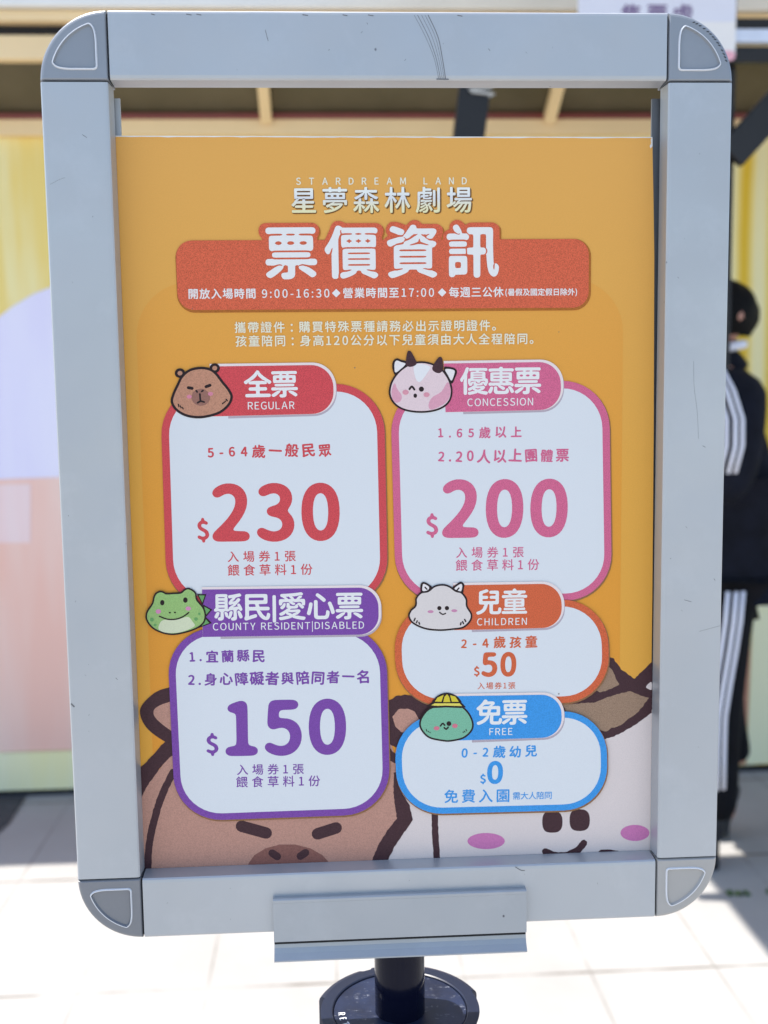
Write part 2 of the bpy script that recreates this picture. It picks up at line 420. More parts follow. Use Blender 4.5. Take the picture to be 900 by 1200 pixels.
REG = (84, .012, .42, 0); MED = (84, .016, .24, 0); BOLD = (96, .020, .17, 0); TAB = (120, .022, .12, 0); HAND = (110, .030, .16, 0)
HEAD = (170, .021, .085, 0); HEADRIM = (96, .021, .085, .092); PRICE = (150, .040, .19, 0); CUR = (96, .028, .14, 0); LOGO = (110, .012, .10, 0); LOGORIM = (110, .022, .05, 0)
def is_cjk(ch): return ord(ch) > 0x2E80

# poster survey: where a point of the photograph lies on the sheet, in metres from the sign's centre
YP = .013
def P(u, v):
    d = ((u - 450) / 1250, 1.0, -(v - 600) / 1250)
    r = [sum(CR[i][k] * d[k] for k in range(3)) for i in range(3)]
    t = (YP - CAM[1]) / r[1]
    return (CAM[0] + r[0] * t, CAM[2] - ZS + r[2] * t)
def lettering(text, x0, x1, y0, y1, h, style, m, parent, layer, fit=False, wob=0, lat=False, rim=None, sq=1.0, label=None, name='lettering', place=None):
    """one line of print between two surveyed points; h = height of its characters"""
    if place: A, B, H = place
    else:
        A = Vector(P(x0, y0)); B = Vector(P(x1, y1)); q = Vector(P(x0, y0 - h / 2)); q2 = Vector(P(x0, y0 + h / 2)); H = (q2 - q).length
    dx = (B - A); wd = dx.length; ux = dx / wd; uy = Vector((-ux.y, ux.x))
    em = H / ((.733 if lat else .92 if style[3] == 0 else .92 - 2 * style[3] + .19) + 2 * off(style))
    if style is HAND: em *= .96
    if fit:
        gl = [glyph(c, style) for c in text]; em = H / max(g_[5] - g_[4] for g_ in gl)
    items = []; 
    for c in text:
        if c == ' ': items.append((None, .28, 0, 0)); continue
        g_ = glyph(c, style)
        if g_ is None: items.append((None, .3, 0, 0)); continue
        wv_ = (g_[3] - g_[2]) * sq
        if style is HAND and not is_cjk(c): wv_ *= .92; items.append((g_, wv_, .10, .10)); continue
        if is_cjk(c) and c not in '：': lb, rb = max(0, g_[2]) * sq, max(0, 1 - g_[3]) * sq
        elif c == '：': lb, rb = .38 , .38
        elif c == '。': lb, rb = .08, .55
        else: lb = rb = .05
        items.append((g_, wv_, lb, rb))
    nat = sum(i[1] + i[2] + i[3] for i in items) - items[0][2] - items[-1][3]
    hs = 1.0; extra = 0
    if fit: hs = wd / (nat * em)
    else: extra = (wd / em - nat) / max(1, len(items) - 1)
    b = MB(); b.flat = True
    x = -items[0][2]; yc = .375
    if fit: yc = sum(g_[4] + g_[5] for g_ in gl) / 2 / len(gl)
    for k, (g_, wv_, lb, rb) in enumerate(items):
        x += lb; ch_ = text[k]
        if g_:
            rot = random.uniform(-wob, wob); sc_ = (1 - random.uniform(0, wob * 1.5)) * (.92 if style is HAND and not is_cjk(text[k]) else 1); dy = random.uniform(-wob, wob) * .4
            cx = (g_[2] + g_[3]) / 2; ly = -(layer + (.012 if rim and k % 2 else 0)) * .001
            vs = []
            for (px, py) in g_[0]:
                if ch_ == '|' and not lat: py = .375 + (py - .375) * .82
                qx, qy = (px - cx) * sq * sc_, (py - yc) * sc_
                rx, ry = qx * cos(rot) - qy * sin(rot), qx * sin(rot) + qy * cos(rot) + dy
                wx = (x + wv_ / 2 + rx) * em * hs; wy = ry * em
                p_ = A + ux * wx + uy * wy; vs.append((p_.x, ly, p_.y))
            b.add(vs, g_[1], m)
        x += wv_ + rb + extra
    if place: return b
    o = b.build(name, parent)
    if label: o['label'] = label
    return o

# ------------------------------------------------------------------ flat print shapes
def crom(pts, n=6, closed=True):
    out = []; N = len(pts)
    for i in range(N if closed else N - 1):
        g_ = (lambda k: pts[k % N]) if closed else (lambda k: pts[max(0, min(N - 1, k))])
        p0, p1, p2, p3 = g_(i - 1), g_(i), g_(i + 1), g_(i + 2)
        for k in range(n):
            t = k / n
            out.append(tuple(.5 * (2 * p1[c] + (p2[c] - p0[c]) * t + (2 * p0[c] - 5 * p1[c] + 4 * p2[c] - p3[c]) * t * t + (3 * p1[c] - p0[c] - 3 * p2[c] + p3[c]) * t ** 3) for c in (0, 1)))
    if not closed: out.append(tuple(pts[-1]))
    return out
def inset(L, d):
    n = len(L); ar = sum(L[i][0] * L[(i + 1) % n][1] - L[(i + 1) % n][0] * L[i][1] for i in range(n)); s = 1 if ar > 0 else -1
    out = []
    for i in range(n):
        (ax, ay), (bx, by) = L[i - 1], L[(i + 1) % n]; tx, ty = bx - ax, by - ay; q = math.hypot(tx, ty) or 1
        out.append((L[i][0] - ty / q * d * s, L[i][1] + tx / q * d * s))
    return out
def wobble(L, amp=.8, step=2.6):
    out = []; n = len(L)
    for i in range(n):
        (ax, ay), (bx, by) = L[i], L[(i + 1) % n]; d = math.hypot(bx - ax, by - ay); k = max(1, int(d / step))
        for q in range(k):
            t = q / k; out.append((ax + (bx - ax) * t + random.uniform(-amp, amp) * .6, ay + (by - ay) * t + random.uniform(-amp, amp) * .6))
    return crom(out, 2)
def strokepoly(pts, wd, n=6):
    c = crom(pts, 6, False) if len(pts) > 2 else list(pts)
    Lf = []; Rt = []
    for i, p in enumerate(c):
        a_ = c[max(0, i - 1)]; b_ = c[min(len(c) - 1, i + 1)]; tx, ty = b_[0] - a_[0], b_[1] - a_[1]; q = math.hypot(tx, ty) or 1
        nx, ny = -ty / q * wd / 2, tx / q * wd / 2
        Lf.append((p[0] + nx, p[1] + ny)); Rt.append((p[0] - nx, p[1] - ny))
    def arc(ctr, frm, k=5):
        a0 = math.atan2(frm[1] - ctr[1], frm[0] - ctr[0])
        return [(ctr[0] + cos(a0 - pi * i / (k + 1)) * wd / 2, ctr[1] + sin(a0 - pi * i / (k + 1)) * wd / 2) for i in range(1, k + 1)]
    return Lf + arc(c[-1], Lf[-1]) + Rt[::-1] + arc(c[0], Rt[0])
def ell(cx, cy, rx, ry, n=22): return [(cx + rx * cos(2 * pi * k / n), cy + ry * sin(2 * pi * k / n)) for k in range(n)]
class Art:
    """several flat inks printed over one another as one mesh"""
    def __init__(s, layer, conv=None): s.b = MB(); s.b.flat = True; s.L = layer; s.k = 0; s.conv = conv or (lambda p: p)
    def poly(s, pts, m, up=True):
        s.k += 1
        y = -(s.L + s.k * .007) * .001
        pp = [P(*s.conv(p)) for p in pts]
        tri(s.b, [pp], lambda p: (p[0], y, p[1]), m)
    def stroke(s, pts, wd, m): s.poly(strokepoly(pts, wd), m)
    def done(s, name, parent, label=None):
        o = s.b.build(name, parent)
        if label: o['label'] = label
        return o
def rrect(c4, rad, grow=0, n=10, only=None):
    """rounded quad on the sheet: c4 = TL,TR,BR,BL of the photograph survey, rad = corner radius (photo units); metres"""
    Q = [Vector(P(*c)) for c in c4]; r = rad * .00047; ctr = sum(Q, Vector((0, 0))) / 4
    if grow:
        g2 = grow * .00047; ax = (Q[1] - Q[0]).normalized(); ay = (Q[3] - Q[0]).normalized()
        Q = [Q[0] - ax * g2 - ay * g2, Q[1] + ax * g2 - ay * g2, Q[2] + ax * g2 + ay * g2, Q[3] - ax * g2 + ay * g2]; r += g2
    out = []
    for i in range(4):
        if only and i not in only: out.append(tuple(Q[i])); continue
        p = Q[i]; a_ = (Q[i - 1] - p).normalized(); b_ = (Q[(i + 1) % 4] - p).normalized()
        for k in range(n + 1):
            th = k / n * pi / 2
            out.append(tuple(p + a_ * r * (1 - sin(th)) + b_ * r * (1 - cos(th))))
    return out
def sheet(name, loops, m, parent, layer, label=None, both=None):
    b = MB(); b.flat = True; tri(b, loops, lambda p: (p[0], -layer * .001, p[1]), m)
    o = b.build(name, parent)
    if label: o['label'] = label
    return o

# ------------------------------------------------------------------ the poster board
poster = empty('poster', (0, YP, ZS), label='orange ticket price poster board standing inside the silver frame', cat='poster')
a = NT('orange_print', .40, spec=.14)
sp = a.n('SeparateXYZ'); a.l(a.coord(), sp.inputs[0])
mr = a.n('MapRange'); mr.inputs[1].default_value = -.2; mr.inputs[2].default_value = .19; a.l(sp.outputs['Z'], mr.inputs[0])
grad = a.ramp(mr.outputs[0], [(0, ink(232, 169, 72)), (.55, ink(232, 171, 80)), (1, ink(226, 173, 96))])
gr = a.noise(1900, 1.5, .7)
a.color(specks(a, a.mix(1.0, grad, a.ramp(gr, [(.3, (.90,) * 3), (.7, (1.0,) * 3)]), 'MULTIPLY'))); M_OR = a.m
a = NT('deep_orange_print', .40, spec=.14)
sp = a.n('SeparateXYZ'); a.l(a.coord(), sp.inputs[0])
mr = a.n('MapRange'); mr.inputs[1].default_value = -.2; mr.inputs[2].default_value = .12; a.l(sp.outputs['Z'], mr.inputs[0])
grad = a.ramp(mr.outputs[0], [(0, ink(233, 155, 60)), (.6, ink(232, 160, 66)), (1, ink(228, 167, 82))])
gr = a.noise(1900, 1.5, .7)
a.color(specks(a, a.mix(1.0, grad, a.ramp(gr, [(.3, (.90,) * 3), (.7, (1.0,) * 3)]), 'MULTIPLY'))); M_DO = a.m
edge = [(-.1505, .1940), (.1450, .1929), (.1461, .160), (.1470, .128), (.1480, .03), (.1485, -.066), (.1487, -.195), (.1487, -.2255), (-.1505, -.2255)]
b = MB(); n = len(edge); M_EDGE = plain('white_board_core', (.75, .74, .70), .7)
b.add([(x, .0002, z) for x, z in edge] + [(x, .0022, z) for x, z in edge], [(i, (i + 1) % n, (i + 1) % n + n, i + n) for i in range(n)], M_EDGE)
tri(b, [edge], lambda p: (p[0], 0, p[1]), M_OR); tri(b, [edge], lambda p: (p[0], .0022, p[1]), M_EDGE)
q = [(-.1505 + k * .2955 / 60, .1940 - .0011 * k / 60) for k in range(61)]
tri(b, [[(x, z + .00001) for x, z in q] + [(x, z - .0004 - random.uniform(0, .0004)) for x, z in q[::-1]]], lambda p: (p[0], -.00003, p[1]), M_EDGE)
tri(b, [[(.1451, .1929), (.1452, .1880), (.1441, .1868), (.1436, .1880), (.1444, .1895), (.1441, .1915)]], lambda p: (p[0], -.00006, p[1]), M_EDGE)
b.build('board', poster)
arch = []
for (cx, cz, a0) in ((.1297 - .030, .116 - .030, 0), (-.142 + .030, .116 - .030, 90)):
    arch += [(cx + .030 * cos(R(a0 + k * 9)), cz + .030 * sin(R(a0 + k * 9))) for k in range(11)]
sheet('background_panel', [arch + [(-.142, -.2252), (.1297, -.2252)]], M_DO, poster, .05)

# large animals looking over the lower edge
DK = INK(70, 48, 56, .12); SKIN = INK(184, 142, 132, .08); WHT = INK(216, 208, 214, .03); BRN = INK(152, 128, 112, .12)
A1 = Art(.07)
A1.poly([(462, 905), (500, 880), (600, 860), (700, 860), (728, 852), (766, 826), (765.5, 1016), (430, 1024), (440, 1000), (470, 960)], WHT)
A1.poly(wobble([(698, 755), (713, 769), (719, 772), (728, 784.5), (744, 795.5), (757, 782), (764, 776), (764.6, 800), (764, 835), (751, 844.5), (740, 852), (728, 859), (719, 863), (709, 866), (690, 872), (660, 860), (655, 822), (690, 812), (698, 800)]), DK)
A1.poly(wobble([(713, 781), (718, 785.5), (721, 794.5), (725.5, 802), (716.7, 806.7), (710, 809.5), (703, 811), (690, 805), (696, 790)]), BRN)
A1.poly(wobble([(660, 825.5), (696.7, 823), (713, 816.7), (728, 812), (740, 810), (751, 815.5), (760, 818), (755.5, 824.5), (746.7, 835.5), (735.5, 843), (728, 850), (716.7, 853), (710, 856.7), (704, 855.5), (670, 850)]), BRN, up=False)
A1.poly(crom([(757, 805), (760, 801), (763.5, 799.5), (763.6, 808), (760, 807.5)]), WHT)
A1.poly(wobble(strokepoly([(509.3, 945), (510, 975), (511.5, 1000), (512, 1018)], 7.5), .5), DK)
for ex, ey in ((647, 963), (679, 961)): A1.poly(crom([(ex - 11, ey - 6), (ex - 6, ey - 12), (ex + 6, ey - 12), (ex + 11.5, ey - 6), (ex + 11.5, ey + 6), (ex + 6, ey + 12), (ex - 6, ey + 12), (ex - 11, ey + 6)], 4), DK, up=ex < 650)
A1.poly(ell(569.6, 985.5, 22, 9.5), INK(198, 122, 182, .06), up=False)
A1.poly([p for p in ell(744, 976, 17, 9.5) if p[0] < 763], INK(198, 122, 182, .06), up=False)
A1.poly(wobble(strokepoly([(639, 998), (650, 1002), (664, 1002), (677, 996), (684, 988)], 8), .5), DK, up=False)
A1.poly(wobble([(698, 1000), (704, 996), (714, 995), (724, 997), (730, 1000), (728, 1006), (700, 1006)], .6), DK, up=False)
A1.done('cow_picture', poster, 'large white cow face with brown ear printed at lower right')
A2 = Art(.215)
A2.poly([(152, 944), (168, 926), (184, 905), (203, 881), (215, 868), (300, 835), (452, 848), (461, 880), (466, 925), (470, 960), (446, 1000), (438, 1024), (160, 1034)], SKIN)
A2.poly(wobble([(152, 915), (164, 900), (172, 892.5), (187, 875.6), (193.5, 869), (208, 869), (208, 880), (200, 887), (190.6, 896), (174, 919), (166, 933), (153, 954)], .7), DK)
A2.poly(crom([(212, 806), (197, 806), (181, 812), (166, 827), (165, 840), (174, 855), (193.5, 869), (212, 876)], 5), DK, up=False)
A2.poly(crom([(212, 822), (197, 823), (183, 829), (180, 836), (185, 844), (199, 855), (212, 861)], 5), SKIN)
A2.poly(wobble(strokepoly([(203, 905), (190.6, 930), (181, 960), (174.7, 992), (173, 1026)], 8.5), .5), DK)
A2.poly(wobble([(450, 826), (456, 821), (463.5, 815.7), (474.5, 814), (490, 816), (505, 826), (500, 850), (480, 860), (468, 872), (463.5, 876), (450, 868)], .7), DK, up=False)
A2.poly(wobble([(460, 840), (467, 831), (478, 830), (486, 834), (492, 845), (480, 858), (470, 858), (463, 851)], .6), SKIN)
A2.poly(wobble([(450, 872), (456, 876), (464, 884), (466, 896), (456, 891), (450, 886)], .6), DK)
A2.poly(wobble([(461.5, 905), (466, 905), (471, 929), (480, 944), (483.7, 960.5), (475, 973), (463.5, 990), (454, 1009), (449, 1020), (431, 1020), (436, 1008), (443, 990), (454, 973), (465, 959), (463.5, 948), (461, 929)], .7), DK, up=False)
A2.poly(strokepoly([(283, 968), (312, 976)], 13.5), DK, up=False)
A2.poly(strokepoly([(372, 977), (394, 970)], 13.5), DK, up=False)
A2.poly([(291, 1026), (291, 1012), (298, 1002), (311, 994), (328, 989.5), (346, 989.5), (364, 994), (378, 1002), (387, 1012), (387, 1024)], INK(134, 92, 88, .10), up=False)
A2.poly(strokepoly([(319, 999.5), (325, 1003.5)], 9), DK); A2.poly(strokepoly([(352, 1003), (358, 999)], 9), DK, up=False); A2.poly(ell(339.6, 1017, 6, 5), DK, up=False)
A2.done('capybara_picture', poster, 'large brown capybara face printed at lower left')

# title block
GOLD = NT('silver_gold_print', .4, spec=.35)
sp = GOLD.n('SeparateXYZ'); GOLD.l(GOLD.coord(), sp.inputs[0]); mr = GOLD.n('MapRange'); mr.inputs[1].default_value = .1505; mr.inputs[2].default_value = .1640; GOLD.l(sp.outputs['Z'], mr.inputs[0])
GOLD.color(GOLD.ramp(mr.outputs[0], [(0, ink(232, 226, 170)), (.45, ink(226, 226, 205)), (.75, ink(214, 222, 236)), (1, ink(236, 238, 240))]))
PALE = INK(236, 228, 214, .02); WTXT = INK(226, 230, 239, .01)
lettering('STARDREAM LAND', 347, 547, 212.5, 212, 8.2, BOLD, PALE, poster, .2, lat=True, label='small spaced white Latin lettering above the logo')
lettering('星夢森林劇場', 342, 554.5, 236.5, 235.5, 30.5, LOGORIM, INK(112, 80, 44, .1), poster, .2, name='logo_shadow')
lettering('星夢森林劇場', 341.5, 553, 235.4, 234.4, 30, LOGO, GOLD.m, poster, .26, label='large silver and gold logo lettering')
ORR = INK(208, 101, 75, .16)
BAN = [(205.5, 282), (690, 280), (689.5, 360.5), (209, 363.5)]
ban = sheet('banner', [rrect(BAN, 19)], ORR, poster, .40, 'orange red title banner with rounded corners')
sheet('banner_shadow', [rrect([(x + 1, y + 1.5) for x, y in BAN], 19, 1.6)], INK(168, 104, 48, .12), ban, .34)
lettering('票價資訊', 304.5, 594.5, 299.5, 297.5, 76, HEADRIM, INK(168, 104, 48, .12), ban, .36, rim=True, name='rim_shadow')
lettering('票價資訊', 303, 592.5, 298, 296, 76, HEADRIM, ORR, ban, .42, rim=True, name='lettering_rim')
lettering('票價資訊', 311, 584.5, 297, 295, 62, HEAD, WTXT, ban, .50, label='big white title lettering')
def dia(cx, cy, r): return [(cx - r, cy), (cx, cy - r), (cx + r, cy), (cx, cy + r)]
lettering('開放入場時間', 221, 299.5, 344.6, 344.1, 12, BOLD, WTXT, ban, .46)
lettering('9:00-16:30', 307, 386, 344.2, 343.7, 9.6, MED, WTXT, ban, .46, lat=True)
lettering('營業時間至', 402, 467.5, 343.6, 343.1, 12, BOLD, WTXT, ban, .46)
lettering('17:00', 470.5, 508.5, 343, 342.8, 9.6, MED, WTXT, ban, .46, lat=True)
lettering('每週三公休', 526, 590, 342.7, 342.3, 12, BOLD, WTXT, ban, .46)
lettering('(暑假及國定假日除外)', 592, 676, 342.6, 342.2, 8.4, BOLD, WTXT, ban, .46)
for q in ((394, 343.6), (518, 342.8)): d = Art(.46); d.poly(dia(*q, 5), WTXT); d.done('diamond_mark', ban)
lettering('攜帶證件：購買特殊票種請務必出示證明證件。', 275, 581, 384, 381.4, 13, BOLD, PALE, poster, .40, label='upper line of the white notice under the banner')
lettering('孩童陪同：身高120公分以下兒童須由大人全程陪同。', 276, 625, 400, 397, 13, BOLD, PALE, poster, .40, label='lower line of the white notice under the banner')

# price cards
FACE = INK(214, 222, 236, .012)
def card(label, base, ink_, outer, rad, bw, tab, trad, title, sub, lines):
    c = sheet('price_card', [rrect(outer, rad)], ink_, poster, base, label)
    sheet('card_shadow', [rrect([(x + .7, y + 1.3) for x, y in outer], rad, .7)], INK(140, 104, 74, .12), c, base - .04)
    sheet('card_face', [rrect(outer, rad, -bw)], FACE, c, base + .04)
    sheet('tab_rim', [rrect([(x + 1.4, y - 1.4) for x, y in tab], trad, 1.6, only=(1, 2))], INK(228, 218, 226, .03), c, base + .08)
    sheet('tab_shadow', [rrect([(x + 2.2 + (20 if i in (0, 3) else 0), y + .8) for i, (x, y) in enumerate(tab)], trad, 1.6, only=(1, 2))], INK(176, 168, 186, .05), c, base + .06)
    sheet('title_tab', [rrect(tab, trad, only=(1, 2))], ink_, c, base + .12)
    t, x0, x1, y0, y1, h = title
    lettering(t, x0, x1, y0, y1, h, TAB, WTXT, c, base + .17, label='white ticket name on the tab')
    t, x0, x1, y0, y1, h = sub
    lettering(t, x0, x1, y0, y1, h, REG, WTXT, c, base + .17, lat=True)
    for kind, t, x0, x1, y0, y1, h in lines:
        if kind == 'hand': lettering(t, x0, x1, y0, y1, h, HAND, ink_, c, base + .09, wob=.085)
        elif kind == 'price': lettering(t, x0, x1, y0, y1, h, PRICE, ink_, c, base + .09, fit=True, label='large price figures')
        elif kind == 'mid': lettering(t, x0, x1, y0, y1, h, BOLD, ink_, c, base + .09)
        elif kind == 'cur': lettering(t, x0, x1, y0, y1, h, CUR, ink_, c, base + .09, fit=True)
        else: lettering(t, x0, x1, y0, y1, h, MED, ink_, c, base + .09)
    return c
RED = INK(204, 78, 88, .13); PNK = INK(206, 104, 146, .12); PUR = INK(122, 76, 168, .11); ORG = INK(206, 101, 68, .12); BLU = INK(62, 150, 230, .08)
cA = card('red bordered price card for regular tickets', .50, RED, [(187.5, 453), (449.5, 449), (455, 708), (196, 712)], 58, 9,
    [(246, 429.5), (390, 427.5), (391.5, 484.5), (247, 488)], 26, ('全票', 286, 349, 451, 450, 31.5), ('REGULAR', 290.5, 345, 475.5, 474.8, 8.6),
    [('hand', '5-64歲一般民眾', 243, 388.5, 530, 527.5, 17), ('cur', '$', 231.3, 245, 621.5, 621, 29), ('price', '230', 248.5, 398, 601, 599.5, 69),
     ('small', '入場券1張', 267, 346.5, 652.4, 651.4, 12.6), ('small', '餵食草料1份', 267, 366, 668.4, 667, 13)])
cB = card('pink bordered price card for concession tickets', .50, PNK, [(457, 451), (713.5, 445), (717, 703), (464, 706)], 58, 9,
    [(520, 426), (656.5, 424), (657.5, 480), (522, 483)], 26, ('優惠票', 539, 634, 447, 446, 32), ('CONCESSION', 547.5, 624.5, 471.6, 470.6, 8.6),
    [('hand', '1.65歲以上', 513, 612, 507.4, 506.2, 15.5), ('hand', '2.20人以上團體票', 513, 667, 535, 533.4, 17.5), ('cur', '$', 499.3, 513.2, 616, 615.6, 29), ('price', '200', 518, 665, 596.4, 595, 69),
     ('small', '入場券1張', 534.5, 613.5, 647.6, 646.8, 12.6), ('small', '餵食草料1份', 534, 631.5, 662.6, 661.4, 13)])
cC = card('purple bordered price card for county resident tickets', .90, PUR, [(195.5, 736), (452, 733), (457.5, 953), (206, 962)], 58, 8.5,
    [(237, 690.5), (443, 688), (444, 743), (238, 746)], 24, ('縣民|愛心票', 251, 425.5, 711.5, 709.5, 32), ('COUNTY RESIDENT|DISABLED', 249.7, 426.5, 734, 732, 8.2),
    [('hand', '1.宜蘭縣民', 222, 310.5, 769.4, 768, 16), ('hand', '2.身心障礙者與陪同者一名', 220.5, 432.5, 796, 792.5, 17), ('cur', '$', 242, 256, 872, 871.6, 27), ('price', '150', 264, 405.5, 853.4, 851, 66),
     ('small', '入場券1張', 278, 356, 901.6, 900.4, 12.2), ('small', '餵食草料1份', 277, 375, 916, 914.4, 12.6)])
cD = card('orange bordered price card for children', .90, ORG, [(460.5, 707), (711.5, 701), (714, 822), (465, 828)], 58, 8.5,
    [(531, 685.5), (657, 683.5), (658.5, 735), (532, 738)], 25, ('兒童', 558, 617.5, 705.5, 704.7, 29.5), ('CHILDREN', 558.8, 617, 728.4, 727.6, 8),
    [('hand', '2-4歲孩童', 540, 629.5, 753.8, 751.6, 15), ('cur', '$', 555.2, 561.8, 786.4, 786.2, 13), ('price', '50', 564, 604.7, 778.4, 778, 29),
     ('small', '入場券1張', 559.5, 603.5, 803.4, 802.8, 8)])
cE = card('blue bordered price card for free tickets', 1.30, BLU, [(461, 838), (710, 831.5), (711.5, 947.5), (466, 954)], 56, 8,
    [(531, 815), (657, 813), (658, 863), (532, 867)], 25, ('免票', 558, 617.5, 834.6, 833.6, 29.5), ('FREE', 573, 600, 856.6, 856.2, 8),
    [('hand', '0-2歲幼兒', 540.5, 629, 881.4, 879, 15), ('cur', '$', 562.3, 569, 912, 911.8, 12.5), ('price', '0', 570.5, 589, 904.4, 904.2, 27),
     ('mid', '免費入園', 520.5, 596.5, 932.6, 931.4, 15.5), ('small', '需大人陪同', 600.5, 646, 931.8, 931, 8.6)])

# the small animal heads overlapping the tabs
OUT = INK(44, 34, 38, .08)
def Z(ox, oy, s): return lambda p: (ox + p[0] / s, oy + p[1] / s)
h = Art(.72, Z(196, 424, 11.25)); BR2 = INK(186, 138, 118, .10); MUZ = INK(148, 108, 100, .08); PKC = INK(206, 132, 160, .05)
for ex, ey in ((170, 150), (628, 84)): h.poly(ell(ex, ey, 68, 64), OUT, up=ex < 200)
for ex, ey in ((170, 150), (628, 84)): h.poly(ell(ex, ey, 32, 30), BR2, up=ex < 200)
o_ = crom([(430, 66), (560, 82), (650, 140), (740, 255), (830, 370), (866, 470), (815, 585), (680, 690), (450, 745), (250, 722), (110, 640), (48, 530), (70, 420), (130, 290), (185, 185), (290, 98)])
h.poly(o_, OUT); h.poly(inset(o_, 33), BR2); h.poly(ell(445, 468, 124, 112), MUZ)
h.poly(ell(292, 460, 34, 26), PKC); h.poly(ell(572, 422, 34, 26), PKC, up=False)
h.poly(strokepoly([(280, 341), (330, 350)], 40), OUT); h.poly(strokepoly([(513, 328), (565, 310)], 40), OUT, up=False)
h.poly(strokepoly([(382, 380), (398, 398)], 22), OUT, up=False); h.poly(strokepoly([(456, 392), (474, 378)], 22), OUT, up=False)
h.poly(strokepoly([(432, 425), (440, 520)], 24), OUT); h.poly(strokepoly([(402, 540), (442, 520), (488, 530)], 24), OUT)
for p, q in (((148, 558), (156, 592)), ((174, 580), (186, 606)), ((204, 602), (212, 620)), ((730, 552), (742, 540)), ((756, 534), (770, 518)), ((778, 494), (794, 514))): h.poly(strokepoly([p, q], 16), OUT, up=False)
h.done('capybara_head', cA, 'small brown capybara head')
h = Art(.72, Z(450, 406, 10)); PW = INK(222, 204, 216, .03); PP = INK(214, 160, 186, .04); EAR = INK(232, 226, 236, .02)
h.poly(crom([(150, 140), (200, 158), (270, 195), (150, 340), (118, 320), (96, 250), (104, 175)], 4), OUT); h.poly(crom([(700, 248), (765, 240), (830, 258), (855, 300), (830, 370), (795, 435), (740, 380)], 4), OUT, up=False)
h.poly(crom([(150, 166), (200, 184), (250, 210), (140, 305), (122, 250), (126, 190)], 4), EAR); h.poly(crom([(715, 272), (765, 264), (815, 278), (826, 305), (790, 400), (750, 340)], 4), EAR, up=False)
o_ = crom([(430, 174), (560, 196), (680, 262), (768, 385), (802, 530), (762, 660), (640, 745), (450, 778), (250, 755), (120, 682), (58, 570), (68, 450), (120, 345), (200, 260), (300, 200)])
h.poly(o_, OUT); h.poly(inset(o_, 22), PW)
h.poly(crom([(345, 268), (365, 212), (450, 208), (540, 240), (505, 310), (440, 400), (402, 415), (370, 375)], 4), INK(224, 228, 240, .01))
h.poly(crom([(122, 430), (155, 500), (206, 575), (192, 640), (140, 658), (96, 610), (88, 520)], 4), PP, up=False); h.poly(crom([(742, 420), (775, 480), (776, 560), (720, 660), (560, 740), (520, 690), (560, 600), (670, 530)], 4), PP, up=False)
h.poly(crom([(252, 200), (270, 75), (295, 50), (325, 75), (380, 185), (360, 225), (300, 240), (260, 222)], 4), DK); h.poly(crom([(563, 250), (620, 150), (655, 122), (683, 150), (690, 268), (650, 312), (590, 298)], 4), DK, up=False)
h.poly(strokepoly([(298, 500), (325, 470), (355, 505)], 24), OUT); h.poly(ell(437, 500, 30, 30), OUT, up=False); h.poly(ell(365, 577, 21, 25), OUT, up=False)
h.poly(ell(252, 537, 36, 30), INK(212, 150, 172, .04)); h.poly(ell(497, 565, 36, 28), INK(212, 150, 172, .04), up=False)
h.done('cow_head', cB, 'small pale pink cow head with dark horns')
h = Art(1.12, Z(166, 682, 10.71)); GRN = INK(148, 188, 122, .08); DG = INK(104, 160, 104, .08)
for tr_ in ([(695, 145), (815, 148), (768, 290)], [(768, 275), (888, 342), (808, 436)], [(808, 432), (884, 510), (705, 578)]):
    h.poly(tr_, OUT, up=False); cx = sum(p[0] for p in tr_) / 3; cy = sum(p[1] for p in tr_) / 3
    h.poly([(cx + (x - cx) * .62, cy + (y - cy) * .62) for x, y in tr_], DG, up=False)
o_ = crom([(230, 106), (275, 112), (318, 132), (400, 128), (490, 122), (530, 90), (580, 68), (640, 86), (690, 135), (705, 215), (785, 315), (812, 420), (780, 520), (660, 600), (450, 656), (300, 650), (150, 588), (62, 480), (60, 375), (130, 262), (150, 180), (180, 130)])
h.poly(o_, OUT); h.poly(inset(o_, 21), GRN)
h.poly(crom([(218, 590), (240, 500), (300, 468), (440, 470), (580, 432), (640, 490), (664, 552), (500, 622), (330, 634)], 4), INK(206, 216, 192, .03))
for x, y, r_ in ((133, 467, 25), (172, 535, 18), (685, 460, 22), (727, 395, 16)): h.poly(ell(x, y, r_, r_), DG, up=False)
h.poly(ell(263, 255, 27, 34), OUT); h.poly(ell(552, 222, 28, 34), OUT, up=False); h.poly(strokepoly([(228, 425), (330, 462), (440, 460), (530, 425), (595, 378)], 17), OUT, up=False)
h.poly(ell(357, 380, 13, 10), OUT, up=False); h.poly(ell(422, 377, 13, 10), OUT, up=False)
h.poly(ell(214, 365, 34, 28), INK(206, 140, 186, .04), up=False); h.poly(ell(588, 328, 34, 26), INK(206, 140, 186, .04), up=False)
h.done('green_animal_head', cC, 'small green frog like head with back spikes')
h = Art(1.12, Z(474, 678, 10.71)); GW = INK(214, 210, 216, .02)
h.poly(crom([(205, 60), (240, 38), (300, 65), (345, 110), (290, 170), (212, 175), (196, 115)], 4), OUT); h.poly(crom([(592, 118), (650, 65), (705, 34), (748, 70), (742, 120), (725, 190), (660, 165)], 4), OUT, up=False)
h.poly(crom([(228, 75), (250, 65), (305, 100), (290, 140), (225, 150)], 4), EAR); h.poly(crom([(625, 118), (700, 64), (722, 90), (704, 158), (660, 142)], 4), EAR, up=False)
h.poly(strokepoly([(256, 105), (280, 130)], 18), OUT); h.poly(strokepoly([(680, 115), (660, 138)], 18), OUT, up=False)
